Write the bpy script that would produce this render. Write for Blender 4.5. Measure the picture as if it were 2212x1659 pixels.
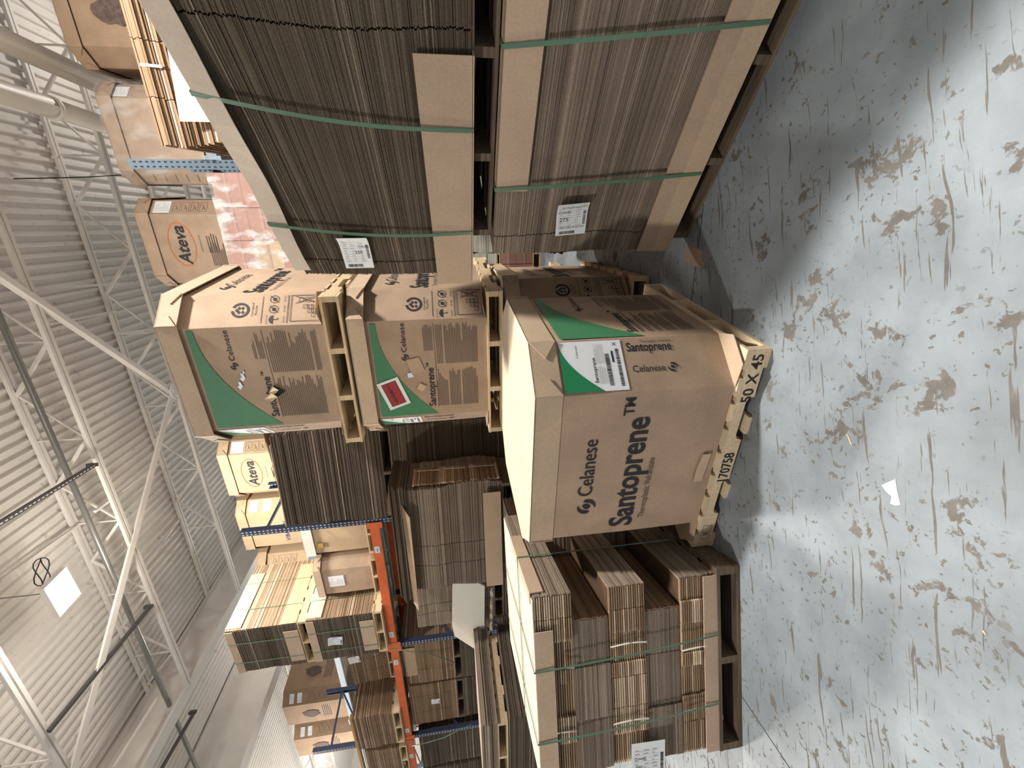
import bpy, math, random
from mathutils import Vector, Matrix
R = math.radians
D = bpy.data
SC = bpy.context.scene
C = SC.collection
for o in list(D.objects): D.objects.remove(o)
rng = random.Random(11)

# ---------------------------------------------------------------- camera
F_PX, PITCH, ROLL, CAM_H = 945.0, 0.1368, 0.0611, 1.475
right = Vector((1, 0, 0)); fwd = Vector((0, math.cos(PITCH), -math.sin(PITCH))); down = fwd.cross(right)
_c, _s = math.cos(ROLL), math.sin(ROLL)
B_R = _c * right + _s * down
B_D = -_s * right + _c * down
cam_d = D.cameras.new('camera'); cam = D.objects.new('camera', cam_d); C.objects.link(cam)
# the photograph was taken with the phone on its side: world up points to the picture's left edge
cam.matrix_world = Matrix(((B_D.x, B_R.x, -fwd.x, 0), (B_D.y, B_R.y, -fwd.y, 0), (B_D.z, B_R.z, -fwd.z, CAM_H), (0, 0, 0, 1)))
cam_d.sensor_fit = 'HORIZONTAL'; cam_d.sensor_width = 36; cam_d.lens = 36 * F_PX / 2212
cam_d.clip_start = 0.05; cam_d.clip_end = 200
SC.camera = cam
SC.view_settings.view_transform = 'Standard'; SC.view_settings.look = 'None'
SC.view_settings.gamma = 1; SC.view_settings.use_curve_mapping = False
SC.view_settings.exposure = -0.18

def ray(x, y):
    return B_R * ((829.5 - y) / F_PX) + B_D * ((x - 1106) / F_PX) + fwd
def pz(x, y, z):                     # pixel -> point on the horizontal plane z
    d = ray(x, y); return Vector((0, 0, CAM_H)) + d * ((z - CAM_H) / d.z)
def pplane(x, y, p0, yaw):           # pixel -> point on a vertical plane through p0 running along yaw
    n = Vector((-math.sin(R(yaw)), math.cos(R(yaw)), 0)); d = ray(x, y); c = Vector((0, 0, CAM_H))
    return c + d * (n.dot(Vector((p0[0], p0[1], 0)) - c) / n.dot(d))

# ---------------------------------------------------------------- world + lamps
w = D.worlds.new('world'); SC.world = w; w.use_nodes = True
w.node_tree.nodes['Background'].inputs[0].default_value = (1.0, 0.95, 0.9, 1)
w.node_tree.nodes['Background'].inputs[1].default_value = 0.5

LAMPS = [((-2.21, 6.10, 6.35), 'visible'), ((2.85, 1.7, 6.3), 'key'), ((-5.4, -0.7, 6.3), 'left'),
         ((6.5, 9.0, 6.2), 'right'), ((-10.5, 9.5, 6.2), 'far'), ((-4.5, 15.0, 6.2), 'far'), ((-13.5, 13.0, 6.2), 'far'), ((-12.0, 17.5, 6.2), 'far')]  # 'right' and 'far' lamps are unseen, added to brighten roof and back racks
LAMP_W = {'visible': 330, 'key': 800, 'left': 300, 'far': 480, 'right': 380}
UP_W = {'visible': 130, 'key': 170, 'left': 330, 'far': 420, 'right': 240}      # the wide diffusers also throw light sideways and up
for p, k in LAMPS:
    l = D.lights.new('lamp_light', 'AREA'); l.shape = 'RECTANGLE'; l.size = 0.42; l.size_y = 0.30
    l.energy = LAMP_W[k]; l.color = (1.0, 0.95, 0.88); l.spread = R(175)
    o = D.objects.new('lamp_light', l); C.objects.link(o); o.location = (p[0], p[1], p[2] - 0.075); o.rotation_euler = (0, 0, R(-24))
    l = D.lights.new('lamp_glow', 'POINT'); l.energy = UP_W[k]; l.shadow_soft_size = 0.13; l.color = (1.0, 0.94, 0.86)
    o = D.objects.new('lamp_glow', l); C.objects.link(o); o.location = (p[0], p[1], p[2] - 0.22)

# ---------------------------------------------------------------- materials
def nmat(name, rough=0.8, metal=0.0, spec=0.5):
    m = D.materials.new(name); m.use_nodes = True
    b = m.node_tree.nodes['Principled BSDF']
    b.inputs['Roughness'].default_value = rough; b.inputs['Metallic'].default_value = metal
    b.inputs['Specular IOR Level'].default_value = spec
    return m, m.node_tree, b
def node(t, typ, **k):
    n = t.nodes.new(typ)
    for a, v in k.items():
        if a in n.inputs.keys() if hasattr(n, 'inputs') else False: n.inputs[a].default_value = v
        else: setattr(n, a, v)
    return n
def ramp(t, fac, stops):
    r = t.nodes.new('ShaderNodeValToRGB'); e = r.color_ramp.elements
    while len(e) < len(stops): e.new(0.5)
    for el, (p, c) in zip(e, stops): el.position = p; el.color = (*c, 1) if len(c) == 3 else c
    t.links.new(fac, r.inputs[0]); return r.outputs[0]
def noise(t, scale, detail=3, vec=None, rough=0.5, stretch=None):
    n = t.nodes.new('ShaderNodeTexNoise'); n.inputs['Scale'].default_value = scale; n.inputs['Detail'].default_value = detail
    n.inputs['Roughness'].default_value = rough
    if vec is None:
        tc = t.nodes.new('ShaderNodeTexCoord'); vec = tc.outputs['Object']
    if stretch:
        mp = t.nodes.new('ShaderNodeMapping'); mp.inputs['Scale'].default_value = stretch
        t.links.new(vec, mp.inputs[0]); vec = mp.outputs[0]
    t.links.new(vec, n.inputs['Vector']); return n.outputs[0]
def mixc(t, fac, a, b, mode='MIX'):
    n = t.nodes.new('ShaderNodeMix'); n.data_type = 'RGBA'; n.blend_type = mode
    for s, v in ((0, fac), (6, a), (7, b)):
        if isinstance(v, (int, float)): n.inputs[s].default_value = v
        elif isinstance(v, tuple): n.inputs[s].default_value = (*v, 1)
        else: t.links.new(v, n.inputs[s])
    return n.outputs[2]
def bump(t, b, h, strength=0.2, dist=0.01):
    n = t.nodes.new('ShaderNodeBump'); n.inputs['Strength'].default_value = strength; n.inputs['Distance'].default_value = dist
    t.links.new(h, n.inputs['Height']); t.links.new(n.outputs[0], b.inputs['Normal'])

def kraft(name, col, var=0.12, rough=0.75, scale=5.0, stretch=None):
    m, t, b = nmat(name, rough, spec=0.3)
    n1 = noise(t, scale, 4, stretch=stretch); n2 = noise(t, 90, 2)
    dark = tuple(c * (1 - var) for c in col); light = tuple(min(1, c * (1 + var)) for c in col)
    c1 = ramp(t, n1, [(0.3, dark), (0.7, light)])
    c2 = mixc(t, 0.10, c1, ramp(t, n2, [(0.35, (0.2, 0.14, 0.09)), (0.65, (0.75, 0.62, 0.48))]), 'OVERLAY')
    oi = t.nodes.new('ShaderNodeObjectInfo')
    hv = t.nodes.new('ShaderNodeHueSaturation'); mr = t.nodes.new('ShaderNodeMapRange')
    mr.inputs[3].default_value = 0.94; mr.inputs[4].default_value = 1.06
    t.links.new(oi.outputs['Random'], mr.inputs[0]); t.links.new(mr.outputs[0], hv.inputs['Value']); t.links.new(c2, hv.inputs['Color'])
    t.links.new(hv.outputs[0], b.inputs['Base Color'])
    bump(t, b, n1, 0.08, 0.02)
    return m
def edges(name, stops, fine=260):
    # cut edges of stacked corrugated board: every sheet carries its own tone, flutes give fine grain
    m, t, b = nmat(name, 0.9, spec=0.15)
    a = t.nodes.new('ShaderNodeAttribute'); a.attribute_name = 'tone'
    c = ramp(t, a.outputs['Fac'], stops)
    n = noise(t, fine, 2); n2 = noise(t, 3.5, 3)
    c = mixc(t, 0.5, c, ramp(t, n, [(0.35, (0.5, 0.5, 0.5)), (0.6, (1.15, 1.12, 1.08))]), 'MULTIPLY')
    c = mixc(t, 0.35, c, ramp(t, n2, [(0.35, (0.62, 0.6, 0.58)), (0.7, (1.1, 1.1, 1.1))]), 'MULTIPLY')
    t.links.new(c, b.inputs['Base Color']); bump(t, b, n, 0.4, 0.004)
    return m
def plain(name, col, rough=0.6, metal=0.0, spec=0.4, var=0.0, scale=20):
    m, t, b = nmat(name, rough, metal, spec)
    if var:
        n = noise(t, scale, 3)
        c = ramp(t, n, [(0.3, tuple(x * (1 - var) for x in col)), (0.7, tuple(min(1, x * (1 + var)) for x in col))])
        t.links.new(c, b.inputs['Base Color'])
    else: b.inputs['Base Color'].default_value = (*col, 1)
    return m
def wood(name, col, dark):
    m, t, b = nmat(name, 0.8, spec=0.25)
    n = noise(t, 2.2, 5, stretch=(1.5, 22, 30)); n2 = noise(t, 7, 3)
    c = ramp(t, n, [(0.32, dark), (0.6, col)])
    c = mixc(t, 0.35, c, ramp(t, n2, [(0.3, tuple(x * .75 for x in col)), (0.7, tuple(min(1, x * 1.15) for x in col))]))
    oi = t.nodes.new('ShaderNodeObjectInfo'); hv = t.nodes.new('ShaderNodeHueSaturation'); mr = t.nodes.new('ShaderNodeMapRange')
    mr.inputs[3].default_value = 0.8; mr.inputs[4].default_value = 1.12
    t.links.new(oi.outputs['Random'], mr.inputs[0]); t.links.new(mr.outputs[0], hv.inputs['Value']); t.links.new(c, hv.inputs['Color'])
    t.links.new(hv.outputs[0], b.inputs['Base Color']); bump(t, b, n, 0.15, 0.004)
    return m

M = {}
M['kraft'] = kraft('kraft_board', (0.368, 0.270, 0.194))
M['lid'] = kraft('kraft_lid', (0.48, 0.37, 0.265), 0.06)
M['lid_top'] = kraft('kraft_lid_top', (0.52, 0.445, 0.34), 0.05)
M['tan'] = kraft('tan_board', (0.49, 0.365, 0.232), 0.08)
M['cap'] = kraft('corner_board', (0.43, 0.325, 0.24), 0.06)
M['paleboard'] = kraft('pale_board', (0.64, 0.55, 0.46), 0.05)
M['cream'] = kraft('cream_board', (0.54, 0.49, 0.39), 0.04)
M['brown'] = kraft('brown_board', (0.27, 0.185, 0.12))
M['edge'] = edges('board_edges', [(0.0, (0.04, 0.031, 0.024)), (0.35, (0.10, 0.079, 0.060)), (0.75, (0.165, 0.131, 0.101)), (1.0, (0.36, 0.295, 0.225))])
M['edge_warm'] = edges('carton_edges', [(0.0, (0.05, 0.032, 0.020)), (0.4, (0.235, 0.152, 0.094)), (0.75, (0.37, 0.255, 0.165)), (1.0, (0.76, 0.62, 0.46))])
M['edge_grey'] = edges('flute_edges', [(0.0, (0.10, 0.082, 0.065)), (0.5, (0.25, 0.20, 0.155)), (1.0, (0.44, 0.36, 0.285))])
M['edge_white'] = edges('white_sheet_edges', [(0.0, (0.30, 0.28, 0.22)), (0.5, (0.68, 0.66, 0.56)), (1.0, (0.88, 0.87, 0.80))])
M['ink'] = plain('black_ink', (0.022, 0.021, 0.026), 0.7)
M['ink_soft'] = plain('grey_ink', (0.10, 0.075, 0.06), 0.8)
M['green_ink'] = plain('green_print', (0.045, 0.185, 0.085), 0.55, var=0.06)
M['green_label'] = plain('green_label_print', (0.012, 0.20, 0.075), 0.4)
M['orange_ink'] = plain('orange_print', (0.55, 0.15, 0.05), 0.7)
M['blue_ink'] = plain('blue_print', (0.03, 0.04, 0.16), 0.7)
M['brown_ink'] = plain('brown_print', (0.085, 0.055, 0.045), 0.8, var=0.35, scale=30)
M['paper'] = plain('white_paper', (0.74, 0.76, 0.78), 0.6, var=0.02)
M['paper_grey'] = plain('grey_print', (0.36, 0.36, 0.38), 0.7)
M['red'] = plain('red_pouch', (0.30, 0.022, 0.025), 0.25, spec=0.6)
M['film'] = plain('clear_film', (0.70, 0.72, 0.70), 0.15, spec=0.8)
M['tape'] = plain('pale_blue_tape', (0.55, 0.68, 0.76), 0.4)
M['strap'] = plain('green_strap', (0.085, 0.17, 0.11), 0.22, spec=0.7)
M['wstrap'] = plain('white_strap', (0.70, 0.68, 0.64), 0.35)
M['wood'] = wood('pallet_wood', (0.66, 0.52, 0.335), (0.46, 0.33, 0.20))
M['wood_new'] = wood('fresh_pallet_wood', (0.70, 0.565, 0.395), (0.52, 0.395, 0.25))
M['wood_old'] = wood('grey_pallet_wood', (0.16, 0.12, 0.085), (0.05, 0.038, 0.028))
M['orange'] = plain('orange_paint', (0.62, 0.125, 0.035), 0.45, var=0.10, scale=6)
M['navy'] = plain('navy_paint', (0.032, 0.043, 0.085), 0.45, var=0.12, scale=8)
M['slate'] = plain('slate_blue_paint', (0.066, 0.10, 0.135), 0.5, var=0.10, scale=8)
M['lightblue'] = plain('light_blue_paint', (0.22, 0.29, 0.36), 0.45, var=0.06)
M['black'] = plain('black_hole', (0.008, 0.008, 0.009), 0.8)
M['hole'] = plain('slot_light', (0.55, 0.56, 0.58), 0.6)
M['wire'] = plain('galvanised_wire', (0.30, 0.29, 0.27), 0.45, 0.4)
M['white_paint'] = plain('white_steel_paint', (0.76, 0.72, 0.67), 0.6, var=0.06, scale=2.5)
M['duct'] = plain('cream_duct_paint', (0.72, 0.66, 0.58), 0.45, var=0.03, scale=2)
M['pipe'] = plain('grey_pipe', (0.30, 0.30, 0.28), 0.35, 0.6)
M['strut'] = plain('strut_steel', (0.085, 0.078, 0.074), 0.5, 0.3)
M['cable'] = plain('dark_cable', (0.02, 0.02, 0.022), 0.6)
M['redbox'] = kraft('red_brown_board', (0.40, 0.215, 0.17), 0.10, scale=3)
M['pinkbox'] = kraft('dusty_pink_board', (0.42, 0.26, 0.22), 0.05)
M['foam'] = plain('white_panel', (0.70, 0.67, 0.60), 0.55, var=0.02)
M['lumber'] = wood('yellow_lumber', (0.55, 0.32, 0.10), (0.36, 0.20, 0.06))
M['silver'] = plain('silver_film', (0.85, 0.86, 0.88), 0.12, 0.9)
M['orange_shaded'] = plain('shaded_orange_paint', (0.14, 0.022, 0.018), 0.5, var=0.2, scale=6)  # dark copy of the orange paint, shade put into its colour

# lamp diffuser
m, t, b = nmat('lamp_diffuser'); b.inputs['Emission Color'].default_value = (1, 0.98, 0.95, 1); b.inputs['Emission Strength'].default_value = 60; M['glow'] = m

# stretch film: clear crinkled sheet, glare painted in as pale streaks
m, t, b = nmat('stretch_film', 0.12, spec=0.7)
n = noise(t, 3.2, 5, stretch=(1.6, 1, .8)); n2 = noise(t, 16, 3, stretch=(3, 1, 1))
bump(t, b, n2, 0.9, 0.02)
b.inputs['Base Color'].default_value = (0.85, 0.86, 0.86, 1)
tr = t.nodes.new('ShaderNodeBsdfTransparent'); ms = t.nodes.new('ShaderNodeMixShader')
fac = ramp(t, n, [(0.50, (0.10,) * 3), (0.64, (0.62,) * 3)])
t.links.new(fac, ms.inputs[0]); t.links.new(tr.outputs[0], ms.inputs[1]); t.links.new(b.outputs[0], ms.inputs[2])
t.links.new(ms.outputs[0], t.nodes['Material Output'].inputs[0]); M['wrap'] = m; m2 = m.copy(); m2.name = 'thin_stretch_film'; M['wrap_thin'] = m2
for e_, f_ in zip(m2.node_tree.nodes[fac.node.name].color_ramp.elements, (.05, .22)): e_.color = (f_, f_, f_, 1)

# painted, worn concrete floor
m, t, b = nmat('worn_painted_concrete', 0.5, spec=0.35)
tc = t.nodes.new('ShaderNodeTexCoord'); V = tc.outputs['Object']
def warp(vec, scale, amt):
    n = t.nodes.new('ShaderNodeTexNoise'); n.inputs['Scale'].default_value = scale; n.inputs['Detail'].default_value = 3
    t.links.new(vec, n.inputs['Vector'])
    s = t.nodes.new('ShaderNodeVectorMath'); s.operation = 'SCALE'; s.inputs['Scale'].default_value = amt
    a = t.nodes.new('ShaderNodeVectorMath'); a.operation = 'ADD'
    t.links.new(n.outputs['Color'], s.inputs[0]); t.links.new(s.outputs[0], a.inputs[0]); t.links.new(vec, a.inputs[1]); return a.outputs[0]
def rot(vec, ang, sc):
    mp = t.nodes.new('ShaderNodeMapping'); mp.inputs['Rotation'].default_value = (0, 0, R(ang)); mp.inputs['Scale'].default_value = sc
    t.links.new(vec, mp.inputs[0]); return mp.outputs[0]
def mth(op, a, b_):
    n = t.nodes.new('ShaderNodeMath'); n.operation = op
    for i, v in enumerate((a, b_)):
        if isinstance(v, (int, float)): n.inputs[i].default_value = v
        else: t.links.new(v, n.inputs[i])
    return n.outputs[0]
base = ramp(t, noise(t, 1.3, 4, V), [(0.3, (0.205, 0.238, 0.265)), (0.7, (0.285, 0.325, 0.358))])
base = mixc(t, 0.5, base, ramp(t, noise(t, 0.55, 3, V), [(0.38, (0.185, 0.205, 0.225)), (0.62, (0.29, 0.332, 0.366))]))
# large worn patches where the paint is gone
region = ramp(t, noise(t, 0.9, 3, V), [(0.42, (0,) * 3), (0.66, (1,) * 3)])
patch = noise(t, 8.0, 9, warp(V, 5, 0.16), 0.68)
pm = ramp(t, mth('ADD', patch, mth('MULTIPLY', region, 0.085)), [(0.615, (0,) * 3), (0.64, (1,) * 3)])
# chips
ch = ramp(t, noise(t, 34, 3, warp(V, 12, 0.05), 0.6), [(0.625, (0,) * 3), (0.65, (1,) * 3)])
chm = mth('MULTIPLY', ch, ramp(t, noise(t, 1.7, 3, V), [(0.38, (0,) * 3), (0.5, (1,) * 3)]))
# long gouges in several directions
def gouge(ang, sc, lo, hi, st, wv=0.1):
    return ramp(t, noise(t, sc, 4, rot(warp(V, 1.5, wv), ang, st), 0.55), [(lo, (0,) * 3), (hi, (1,) * 3)])
g1 = gouge(38, 1.0, 0.655, 0.675, (2.2, 34, 1)); g2 = gouge(-32, 1.0, 0.65, 0.67, (2.6, 40, 1)); g3 = gouge(80, 1.0, 0.66, 0.68, (1.8, 36, 1)); g4 = gouge(8, 1.0, 0.665, 0.685, (2.4, 44, 1))
gm = mth('MAXIMUM', mth('MAXIMUM', g1, g2), mth('MAXIMUM', g3, g4))
wear = mth('MAXIMUM', mth('MAXIMUM', pm, chm), gm)
bare = ramp(t, noise(t, 14, 4, V), [(0.3, (0.115, 0.108, 0.097)), (0.7, (0.175, 0.163, 0.148))])
c = mixc(t, wear, base, bare)
gr = ramp(t, noise(t, 2.2, 6, V, 0.65), [(0.40, (0.72,) * 3), (0.62, (1.05,) * 3)])
c = mixc(t, 0.8, c, gr, 'MULTIPLY')
# tyre scuffs
sc_ = ramp(t, noise(t, 1.0, 5, rot(V, 52, (2.0, 9, 1)), 0.6), [(0.58, (0,) * 3), (0.75, (1,) * 3)])
scm = mth('MULTIPLY', sc_, ramp(t, noise(t, 0.9, 2, V), [(0.5, (0,) * 3), (0.62, (0.55,) * 3)]))
c = mixc(t, scm, c, (0.12, 0.12, 0.125))
t.links.new(c, b.inputs['Base Color'])
rr = ramp(t, wear, [(0, (0.5,) * 3), (1, (0.85,) * 3)]); t.links.new(rr, b.inputs['Roughness'])
bump(t, b, mth('SUBTRACT', 1.0, wear), 0.25, 0.003)
M['floor'] = m

# roof deck paint
m, t, b = nmat('white_roof_deck', 0.7, spec=0.3)
c = ramp(t, noise(t, 0.35, 4), [(0.3, (0.72, 0.68, 0.63)), (0.7, (0.80, 0.76, 0.71))])
c = mixc(t, ramp(t, noise(t, 7, 3), [(0.66, (0,) * 3), (0.72, (0.5,) * 3)]), c, (0.36, 0.32, 0.28))
t.links.new(c, b.inputs['Base Color']); M['deck'] = m

# ---------------------------------------------------------------- mesh helpers
class MB:
    def __init__(s): s.v = []; s.f = []; s.t = []
    def poly(s, pts, tone=0.5):
        n = len(s.v); s.v += [tuple(p) for p in pts]; s.f.append(tuple(range(n, n + len(pts)))); s.t.append(tone)
    def hexa(s, p, tone=0.5):      # p: 4 bottom then 4 top, counter-clockwise seen from above
        n = len(s.v); s.v += [tuple(q) for q in p]
        for f in ((3, 2, 1, 0), (4, 5, 6, 7), (0, 1, 5, 4), (1, 2, 6, 5), (2, 3, 7, 6), (3, 0, 4, 7)):
            s.f.append(tuple(n + i for i in f)); s.t.append(tone)
    def box(s, x0, x1, y0, y1, z0, z1, tone=0.5):
        s.hexa([(x0, y0, z0), (x1, y0, z0), (x1, y1, z0), (x0, y1, z0), (x0, y0, z1), (x1, y0, z1), (x1, y1, z1), (x0, y1, z1)], tone)
    def prism(s, pts, off, tone=0.5):   # planar polygon extruded by the vector off
        k = len(pts); n = len(s.v); o = Vector(off)
        s.v += [tuple(p) for p in pts] + [tuple(Vector(p) + o) for p in pts]
        s.f.append(tuple(reversed(range(n, n + k)))); s.f.append(tuple(range(n + k, n + 2 * k))); s.t += [tone] * 2
        for i in range(k):
            j = (i + 1) % k; s.f.append((n + i, n + j, n + k + j, n + k + i)); s.t.append(tone)
    def bar(s, a, b_, wd, h, up=(0, 0, 1), tone=0.5):
        a = Vector(a); b_ = Vector(b_); d = (b_ - a).normalized(); u = Vector(up)
        x = d.cross(u)
        if x.length < 1e-4: x = d.cross(Vector((1, 0, 0)))
        x.normalize(); z = x.cross(d)
        q = [a - x * wd / 2 - z * h / 2, a + x * wd / 2 - z * h / 2, b_ + x * wd / 2 - z * h / 2, b_ - x * wd / 2 - z * h / 2]
        s.hexa(q + [p + z * h for p in q], tone)
    def tube(s, pts, r, k=8):
        pts = [Vector(p) for p in pts]; n0 = len(s.v)
        for i, p in enumerate(pts):
            d = (pts[min(i + 1, len(pts) - 1)] - pts[max(i - 1, 0)]).normalized()
            x = d.cross(Vector((0, 0, 1)));
            if x.length < 1e-3: x = d.cross(Vector((1, 0, 0)))
            x.normalize(); y = d.cross(x)
            for j in range(k):
                a = 2 * math.pi * j / k; s.v.append(tuple(p + x * r * math.cos(a) + y * r * math.sin(a)))
        for i in range(len(pts) - 1):
            for j in range(k):
                a = n0 + i * k + j; b_ = n0 + i * k + (j + 1) % k; s.f.append((a, b_, b_ + k, a + k)); s.t.append(0.5)
        s.f.append(tuple(n0 + j for j in reversed(range(k)))); s.t.append(0.5)
        e = n0 + (len(pts) - 1) * k; s.f.append(tuple(e + j for j in range(k))); s.t.append(0.5)
    def warp(s, fn): s.v = [tuple(fn(*p)) for p in s.v]; return s
    def mesh(s, name):
        me = D.meshes.new(name); me.from_pydata(s.v, [], s.f); me.update()
        at = me.attributes.new('tone', 'FLOAT', 'FACE'); at.data.foreach_set('value', s.t)
        return me
    def build(s, name, mat, parent=None, kind=None, label=None, smooth=False):
        me = s.mesh(name); me.materials.append(M[mat])
        if smooth: me.polygons.foreach_set('use_smooth', [True] * len(me.polygons))
        return link(name, me, parent, kind, label)
def link(name, me, parent=None, kind=None, label=None):
    o = D.objects.new(name, me); C.objects.link(o)
    if parent: o.parent = parent
    if kind: o['kind'] = kind
    if label: o['label'] = label
    return o
def thing(name, label, cat, loc=(0, 0, 0), rz=0.0, group=None):
    o = D.objects.new(name, None); C.objects.link(o); o.empty_display_size = 0.1
    o.location = loc; o.rotation_euler = (0, 0, R(rz)); o['label'] = label; o['category'] = cat
    if group: o['group'] = group
    return o
def tag(o, label, cat, group=None):
    o['label'] = label; o['category'] = cat
    if group: o['group'] = group
    return o
def struct(o): o['kind'] = 'structure'; return o

# ---- flat print: lettering and shapes laid a millimetre off a face
_tc = {}
def text2d(s, cap, bold=0.0, shear=0.0):
    key = (s, bold, shear)
    if key not in _tc:
        cu = D.curves.new('txt', 'FONT'); cu.body = s; cu.size = 1.0; cu.offset = bold; cu.shear = shear; cu.resolution_u = 3; cu.fill_mode = 'FRONT'
        ob = D.objects.new('txt', cu); me = D.meshes.new_from_object(ob)
        vs = [(v.co.x, v.co.y) for v in me.vertices]; fs = [tuple(p.vertices) for p in me.polygons]
        D.objects.remove(ob); D.curves.remove(cu); D.meshes.remove(me)
        _tc[key] = (vs, fs)
    vs, fs = _tc[key]; k = cap / 0.70
    return [(x * k, y * k) for x, y in vs], fs
class Face:
    # print area on a vertical face: origin at its lower left corner seen from outside, s runs right, z up
    def __init__(s, P, Q, z0, z1, off=0.0015):
        s.P = Vector((P[0], P[1], 0)); d = Vector((Q[0] - P[0], Q[1] - P[1], 0)); s.w = d.length; s.d = d.normalized()
        s.n = Vector((s.d.y, -s.d.x, 0)); s.z0 = z0; s.h = z1 - z0; s.off = off
    def pt(s, a, z, off=None): return s.P + s.d * a + s.n * (s.off if off is None else off) + Vector((0, 0, s.z0 + z))
class Print:
    def __init__(s, face, off=None): s.F = face; s.v = []; s.f = []; s.off = off
    def poly(s, pts):
        n = len(s.v); s.v += [tuple(s.F.pt(a, z, s.off)) for a, z in pts]; s.f.append(tuple(range(n, n + len(pts)))); return s
    def rect(s, a0, a1, z0, z1): return s.poly([(a0, z0), (a1, z0), (a1, z1), (a0, z1)])
    def rrect(s, ca, cz, wd, h, ang):
        c_, s_ = math.cos(R(ang)), math.sin(R(ang))
        return s.poly([(ca + x * c_ - y * s_, cz + x * s_ + y * c_) for x, y in ((-wd / 2, -h / 2), (wd / 2, -h / 2), (wd / 2, h / 2), (-wd / 2, h / 2))])
    def line(s, a0, z0, a1, z1, th):
        dx, dz = a1 - a0, z1 - z0; L = math.hypot(dx, dz) or 1; nx, nz = -dz / L * th / 2, dx / L * th / 2
        return s.poly([(a0 - nx, z0 - nz), (a1 - nx, z1 - nz), (a1 + nx, z1 + nz), (a0 + nx, z0 + nz)])
    def ring(s, ca, cz, r0, r1, a0=0, a1=360, k=28, ex=1.0):
        for i in range(k):
            u, v_ = R(a0 + (a1 - a0) * i / k), R(a0 + (a1 - a0) * (i + 1) / k)
            s.poly([(ca + ex * r0 * math.cos(u), cz + r0 * math.sin(u)), (ca + ex * r1 * math.cos(u), cz + r1 * math.sin(u)), (ca + ex * r1 * math.cos(v_), cz + r1 * math.sin(v_)), (ca + ex * r0 * math.cos(v_), cz + r0 * math.sin(v_))])
        return s
    def text(s, st, a, z, cap, bold=0.0, width=None, ang=0.0, shear=0.0, centre=False):
        vs, fs = text2d(st, cap, bold, shear); mx = max(x for x, y in vs); k = (width / mx) if width else 1.0; n = len(s.v)
        c_, s_ = math.cos(R(ang)), math.sin(R(ang)); x0 = -mx * k / 2 if centre else 0
        for x, y in vs:
            x = x * k + x0; s.v.append(tuple(s.F.pt(a + x * c_ - y * s_, z + x * s_ + y * c_, s.off)))
        s.f += [tuple(n + i for i in f) for f in fs]; return s
    def build(s, name, mat, parent, label=None):
        me = D.meshes.new(name); me.from_pydata(s.v, [], s.f); me.update(); me.materials.append(M[mat]); return link(name, me, parent, None, label)

def swirl(p, ca, cz, r):      # the round swoosh mark beside the maker's name
    a = []; 
    p.poly([(ca + r * x, cz + r * y) for x, y in ((-.95, .05), (-.85, .5), (-.5, .85), (-.1, .98), (.25, .93), (-.15, .72), (-.45, .4), (-.55, .0), (-.6, -.35), (-.85, -.3))])
    p.poly([(ca + r * x, cz + r * y) for x, y in ((.95, -.05), (.85, -.5), (.5, -.85), (.1, -.98), (-.25, -.93), (.15, -.72), (.45, -.4), (.55, .0), (.6, .35), (.85, .3))])
    p.poly([(ca + r * x, cz + r * y) for x, y in ((-.3, -.25), (-.05, -.45), (.25, -.3), (.36, .05), (.3, .4), (.02, .42), (-.22, .2), (-.36, -.02))])

def text_block(face, parent, a0, a1, z0, z1, n, seed, mat='ink_soft', th=0.36, ragged=0.5):
    r = random.Random(seed); p = Print(face); step = (z1 - z0) / n
    for i in range(n):
        z = z1 - (i + 0.5) * step
        if r.random() < 0.07: continue
        L = (a1 - a0) * (1 - ragged * r.random() * r.random())
        p.rect(a0, a0 + L, z - step * th / 2, z + step * th / 2)
    return p.build('printed_text', mat, parent)

# ---------------------------------------------------------------- pallets
def pallet(label, loc, rz, LX, LY, mat='wood', nb=7, ns=4, hs=0.089, notched=True, flip=False, group=None, H=0.127, bottoms=None, name='wooden_pallet'):
    # stringers run along local y, boards along local x; origin in the middle of the base
    t_ = thing(name, label, 'pallet', loc, rz, group)
    bt = (H - hs) / 2; bw = LY / nb * 0.70
    def deck(y, z, wd):
        k = ('pb', LX, round(wd, 4), mat, bt)
        if k not in _mc:
            b_ = MB(); b_.box(-LX / 2, LX / 2, -wd / 2, wd / 2, 0, bt); me = b_.mesh('deck_board'); me.materials.append(M[mat]); _mc[k] = me
        o = link('deck_board', _mc[k], t_); o.location = (rng.uniform(-.006, .006), y, z)
    for i in range(nb):
        deck(-LY / 2 + bw / 2 + i * (LY - bw) / (nb - 1), H - bt, bw)
    for y in (bottoms or (-LY / 2 + bw / 2, -LY * .17, LY * .17, LY / 2 - bw / 2)): deck(y, 0, bw)
    k = ('ps', LY, mat, hs, notched)
    if k not in _mc:
        b_ = MB(); y0 = -LY / 2
        pr = [(y0, 0)]
        if notched:
            for c0 in (LY * .20, LY * .60):
                a, e, n = y0 + c0, y0 + c0 + LY * .20, hs * .42
                pr += [(a, 0), (a + .008, n * .75), (a + .03, n), (e - .03, n), (e - .008, n * .75), (e, 0)]
        pr += [(-y0, 0), (-y0, hs), (y0, hs)]
        b_.prism([(-.019, y, z) for y, z in reversed(pr)], (.038, 0, 0)); me = b_.mesh('stringer'); me.materials.append(M[mat]); _mc[k] = me
    for i in range(ns):
        o = link('stringer', _mc[k], t_); o.location = (-LX / 2 + .021 + i * (LX - .042) / (ns - 1), 0, bt)
    return t_
_mc = {}

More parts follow.
